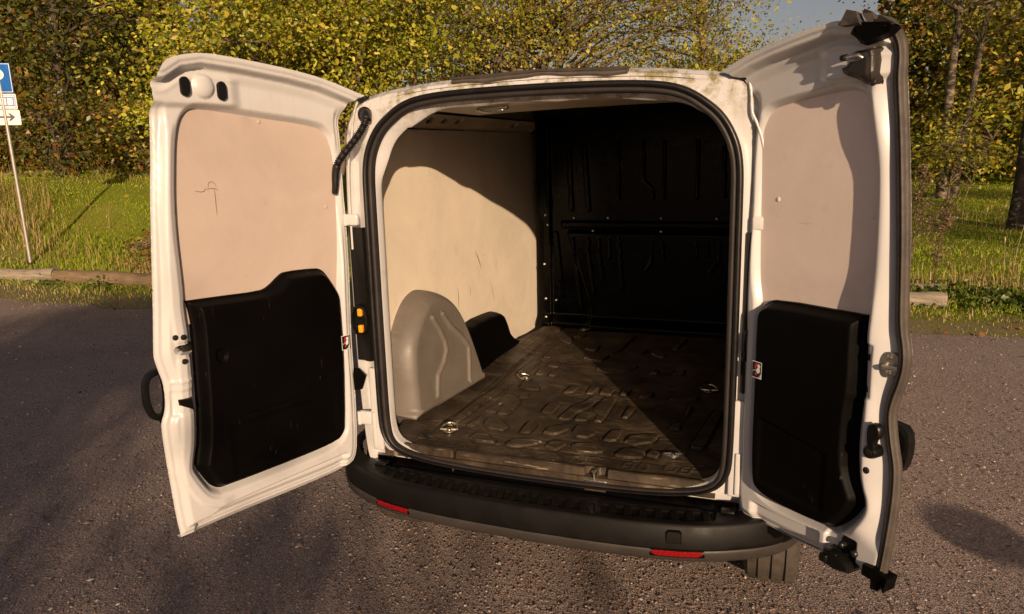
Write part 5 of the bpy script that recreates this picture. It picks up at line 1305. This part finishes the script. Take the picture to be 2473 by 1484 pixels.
# birches on the right
tree('birch_tree', 'twin-trunked birch with pale bark at the back of the right-hand meadow', 4.35, 18.6, [(0, 0, -.1, 0, 11, .115), (.28, .3, .75, .1, 11, .09)],
     [(0, 0, 5.6, 2.4, 2.0, 1.6), (.9, 0, 7.8, 2.8, 2.2, 1.8), (-.6, 0, 9.6, 2.4, 2.0, 1.8), (1.6, 0, 4.6, 1.6, 1.3, .9)], 330, 44, .075, BIR, None, .40, 'birch', limb_frac=.42, shell=.35, wide=.4)
tree('birch_tree', 'nearest birch, its trunk base black and cracked, at the right edge of the photo', 4.66, 13.1, [(0, 0, .05, 0, 9.5, .16)],
     [(-.4, 0, 5.2, 2.5, 1.8, 1.2), (.5, 0, 6.6, 2.6, 2.0, 1.5), (-1.4, -.2, 6.4, 2.1, 1.6, 1.3), (.8, .1, 4.6, 1.7, 1.5, .9), (-1.2, .0, 4.9, 1.4, 1.3, .7)], 360, 44, .062, BIR, None, .36, 'birch_dark', limb_frac=.42, shell=.3, wide=.4)
# dark woodland on the left
for (x, y, h, lab, nn) in ((-15.0, 10.5, 6.4, 'dark tree behind the parking sign, tallest at the left edge', 200), (-12.6, 13.2, 7.2, 'dark tree standing between the sign post and the broad-leaved tree', 210), (-10.2, 16.0, 7.6, 'dark tree in the second row, half hidden by the broad-leaved tree', 190), (-18.5, 13.0, 7.8, 'tall dark tree at the far left of the wood', 170)):
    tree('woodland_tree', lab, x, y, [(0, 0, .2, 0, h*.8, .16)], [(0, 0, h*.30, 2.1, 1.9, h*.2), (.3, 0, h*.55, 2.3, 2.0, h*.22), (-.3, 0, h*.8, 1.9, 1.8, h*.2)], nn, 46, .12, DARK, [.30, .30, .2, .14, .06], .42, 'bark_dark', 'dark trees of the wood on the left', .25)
for i, (x, y, h, r_, lab) in enumerate(((-11.6, 9.6, 1.7, 1.2, 'low dark shrub just right of the sign post'), (-13.6, 9.0, 2.0, 1.3, 'dark rounded shrub left of the sign post'), (-9.6, 12.2, 1.8, 1.5, 'dark shrub below the broad-leaved tree'), (-7.4, 13.5, 1.8, 1.5, 'shrub under the broad-leaved tree at the top of the bank'))):
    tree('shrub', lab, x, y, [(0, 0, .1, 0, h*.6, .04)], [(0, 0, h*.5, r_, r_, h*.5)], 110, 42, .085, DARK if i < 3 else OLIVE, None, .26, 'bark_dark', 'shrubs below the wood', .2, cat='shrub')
# far trees closing the view
FAR = ((8.0, 24.5, 6.2, 'sunlit round tree behind the twin birch'), (11.5, 22.0, 7.0, 'dark tree beyond the nearest birch at the right edge'), (3.4, 29, 3.8, 'low sunlit tree far behind the meadow'), (-9.5, 22, 8.5, 'tall tree far behind the alder'), (-2.4, 27, 5.0, 'far low tree behind the slender alder'), (6.6, 28, 7.5, 'far tree behind the meadow between the birches'), (14.5, 27, 8.5, 'tall far tree beyond the right edge birch'))
for (x, y, h, lab) in FAR:
    tree('far_tree', lab, x, y, [(0, 0, .2, 0, h*.8, .16)], [(0, 0, h*.26, 2.5, 2.2, h*.24), (.4, 0, h*.55, 2.6, 2.2, h*.24), (-.3, 0, h*.8, 2.0, 1.9, h*.2)], 230, 44, .15, OLIVE if y > 23 else DARK, None, .5, 'bark_dark', 'trees at the far side of the meadow', .2)
tree('sapling', 'young leafy sapling growing at the foot of the twin birch', 4.3, 17.6, [(0, 0, .1, 0, 1.8, .03), (.3, 0, .5, 0, 1.6, .02)], [(0, 0, 1.2, 1.1, .8, .6), (.5, 0, 1.9, .9, .7, .6)], 70, 34, .10, LIME, None, .25, 'bark', None, .4)
# reddish scrub in front of the left door and weeds by the right door
RED = [(.20, .11, .028), (.27, .155, .04), (.14, .12, .022), (.10, .105, .018), (.30, .10, .03)]
tree('scrub', 'scrubby reddish bush in the dry grass beside the left door', -7.35, 5.75, [(0, 0, .1, 0, .5, .012), (.3, .1, .3, 0, .45, .01)], [(0, 0, .40, .85, .45, .34), (.6, .1, .35, .6, .4, .28)], 90, 26, .05, RED, None, .14, 'bark', None, .8, cat='bush')
def weed(x, y, h, lab):
    z0 = float(terrain_z(x, y)); o = empty('weed_plant', (x, y, z0)); tag(o, lab, 'weed', 'tall seeding weeds by the right door')
    b = MB(); P = []; cols = []
    stem = [(0, 0, 0), (.02, 0, h*.4), (.05, .01, h*.75), (.10, .0, h)]; b.tube(stem, [.008, .007, .005, .002], 6)
    for k in range(34):
        t = RNG.uniform(.22, .97); base = np.array([.10*t*t, 0, h*t]); a = RNG.uniform(0, 6.28); L = .34*(1-t)*h+.10
        tip = base+np.array([math.cos(a)*L*.55, math.sin(a)*L*.55, L*.75]); mid_ = (base+tip)/2+np.array([math.cos(a), math.sin(a), -.3])*.03
        b.tube([base, mid_, tip], [.003, .0022, .0012], 4, caps=False)
        for q in range(34):
            s = RNG.uniform(.2, 1); P.append(base*(1-s)+tip*s+RNG.normal(0, .018, 3)); cols.append(((.24, .17, .09), (.31, .23, .13), (.17, .12, .06), (.12, .11, .04))[RNG.integers(0, 4)])
    b.build('stem', M['weed_stem'], o, angle=None)
    s_ = leaf_mesh('seed_heads', np.array(P), np.full(len(P), .022)*RNG.uniform(.6, 1.5, len(P)), np.array(cols), o, .35, -.3); tag(s_, kind='stuff')
M['weed_stem'] = simple('weed_stem', (.14, .07, .04), .7)
weed(2.02, 6.55, 1.38, 'tallest seeding weed growing just behind the right door edge'); weed(2.30, 6.75, .98, 'shorter seeding weed leaning right of the tallest one')
def stalk(x, y, h, lean, lab):
    o = empty('grass_stalk', (x, y, float(terrain_z(x, y)))); tag(o, lab, 'grass stalk', 'single dry grass stalks in the meadow')
    b = MB(); b.tube([(0, 0, 0), (lean*.3, 0, h*.5), (lean, 0, h)], [.0032, .0028, .0016], 5, caps=False); st = b.build('stem', M['straw'], o, angle=None)
    b = MB(); b.tube([(lean*.93, 0, h*.93), (lean*1.0, 0, h*.98), (lean*1.12, 0, h*1.05)], [.004, .010, .002], 6); b.build('seed_head', M['straw'], o, angle=None)
M['straw'] = simple('straw', (.42, .32, .16), .8)
for (x, y, h, l, lab) in ((3.06, 6.9, .95, .10, 'dry grass stalk leaning right, first of the tall ones right of the weeds'), (3.55, 7.0, .98, -.06, 'dry grass stalk leaning left in the middle of the meadow stalks'), (3.62, 6.7, .85, .08, 'dry grass stalk leaning right beside the left-leaning middle one'), (4.08, 6.9, 1.15, -.02, 'tallest upright dry grass stalk near the right edge of the photo'), (4.2, 7.1, .85, .14, 'rightmost dry grass stalk, leaning strongly right'), (2.95, 6.7, .6, -.03, 'shortest dry grass stalk just right of the weeds')):
    stalk(x, y, h, l, lab)

# the wood closing the view behind everything: one mass
def wood_mass(name, a0, a1, d0, d1, h, n, pal):
    x, y, d = polar(n, a0, a1, d0, d1); z = terrain_z(x, y)+RNG.uniform(0, 1, n)**.8*h*(.75+.25*np.sin(x*.9+1)*np.cos(y*.7))
    lp = .5+.5*np.sin(x*1.1+2*np.sin(z*.9))*np.sin(z*1.4+y)
    o = leaf_mesh(name, np.stack([x, y, z], 1), RNG.uniform(.22, .45, n), pick(pal, n)*(.7+.5*lp)[:, None], None, .5, .2); tag(o, kind='stuff')
wood_mass('woodland', 23, 42, 26, 34, 9.5, 22000, DARK); wood_mass('woodland', -42, -26, 33, 40, 11, 15000, DARK); wood_mass('woodland', -26, 23, 60, 75, 5.5, 15000, DARK)

# unseen plants, placed to shade the gravel left of the van and the birches
def sun_pos(n_, t): return n_*.866+t*.5, n_*.5-t*.866
x, y = sun_pos(-.95, 15.0); tree('shrub', 'loose tall shrub, added out of view to shade the ground left of the van', x, y, [(0, 0, .1, 0, 3.2, .05)], [(-.1, 0, 2.6, .75, .8, 1.45), (.15, .1, 2.4, .55, .6, 1.3)], 240, 60, .11, DARK, None, .32, 'bark_dark', None, .1, cat='shrub')
x, y = sun_pos(-3.2, 15.0); tree('shade_caster_tree', 'small dense tree, unseen, added to darken the gravel on the left', x, y, [(0, 0, .1, 0, 4.2, .08)], [(0, 0, 3.2, 1.2, 1.3, 2.3), (-.4, -.3, 4.0, .9, .9, 1.9)], 420, 66, .12, DARK, None, .34, 'bark_dark', None, .1)
x, y = sun_pos(14.6, 6.0); tree('meadow_tree', 'second tall tree, unseen, added as a further shade caster for the birches', x, y, [(0, 0, .1, 0, 9, .2)], [(0, 0, 6.4, 1.8, 2.0, 1.6), (0, 0, 9.2, 1.9, 2.0, 2.2)], 260, 44, .11, DARK, None, .4, 'bark_dark', None, .2)
x, y = sun_pos(10.5, 8.0); tree('meadow_tree', 'tall tree right of the photographer, outside the photo', x, y, [(0, 0, .1, 0, 9, .2)], [(0, 0, 5.2, 2.2, 2.0, 1.9), (0, 0, 8.2, 2.2, 2.0, 2.0)], 330, 46, .11, DARK, None, .4, 'bark_dark', None, .2)

mp_ = empty('shadow_caster_post', (3.66, -2.52, 0)); tag(mp_, 'made-up post with a small oval plate, added out of view to cast a round shadow', 'post')  # added unseen caster for the round shadow on the gravel
b = MB(); b.tube([(0, 0, 0), (0, 0, .98)], .025, 10); b.build('post', M['galv'], mp_)
b = MB(); cx_ = [Vector((.866, .5, 0))*.17*math.cos(a)+Vector((0, 0, 1.05+.065*math.sin(a))) for a in [2*math.pi*k/28 for k in range(28)]]; off = Vector((.5, -.866, 0))*.02
b.grid([[p-off for p in cx_], [p+off for p in cx_]], close_u=True); b.f += [tuple(range(28)), tuple(28+k for k in range(28))]; b.build('plate', M['sign_white'], mp_)
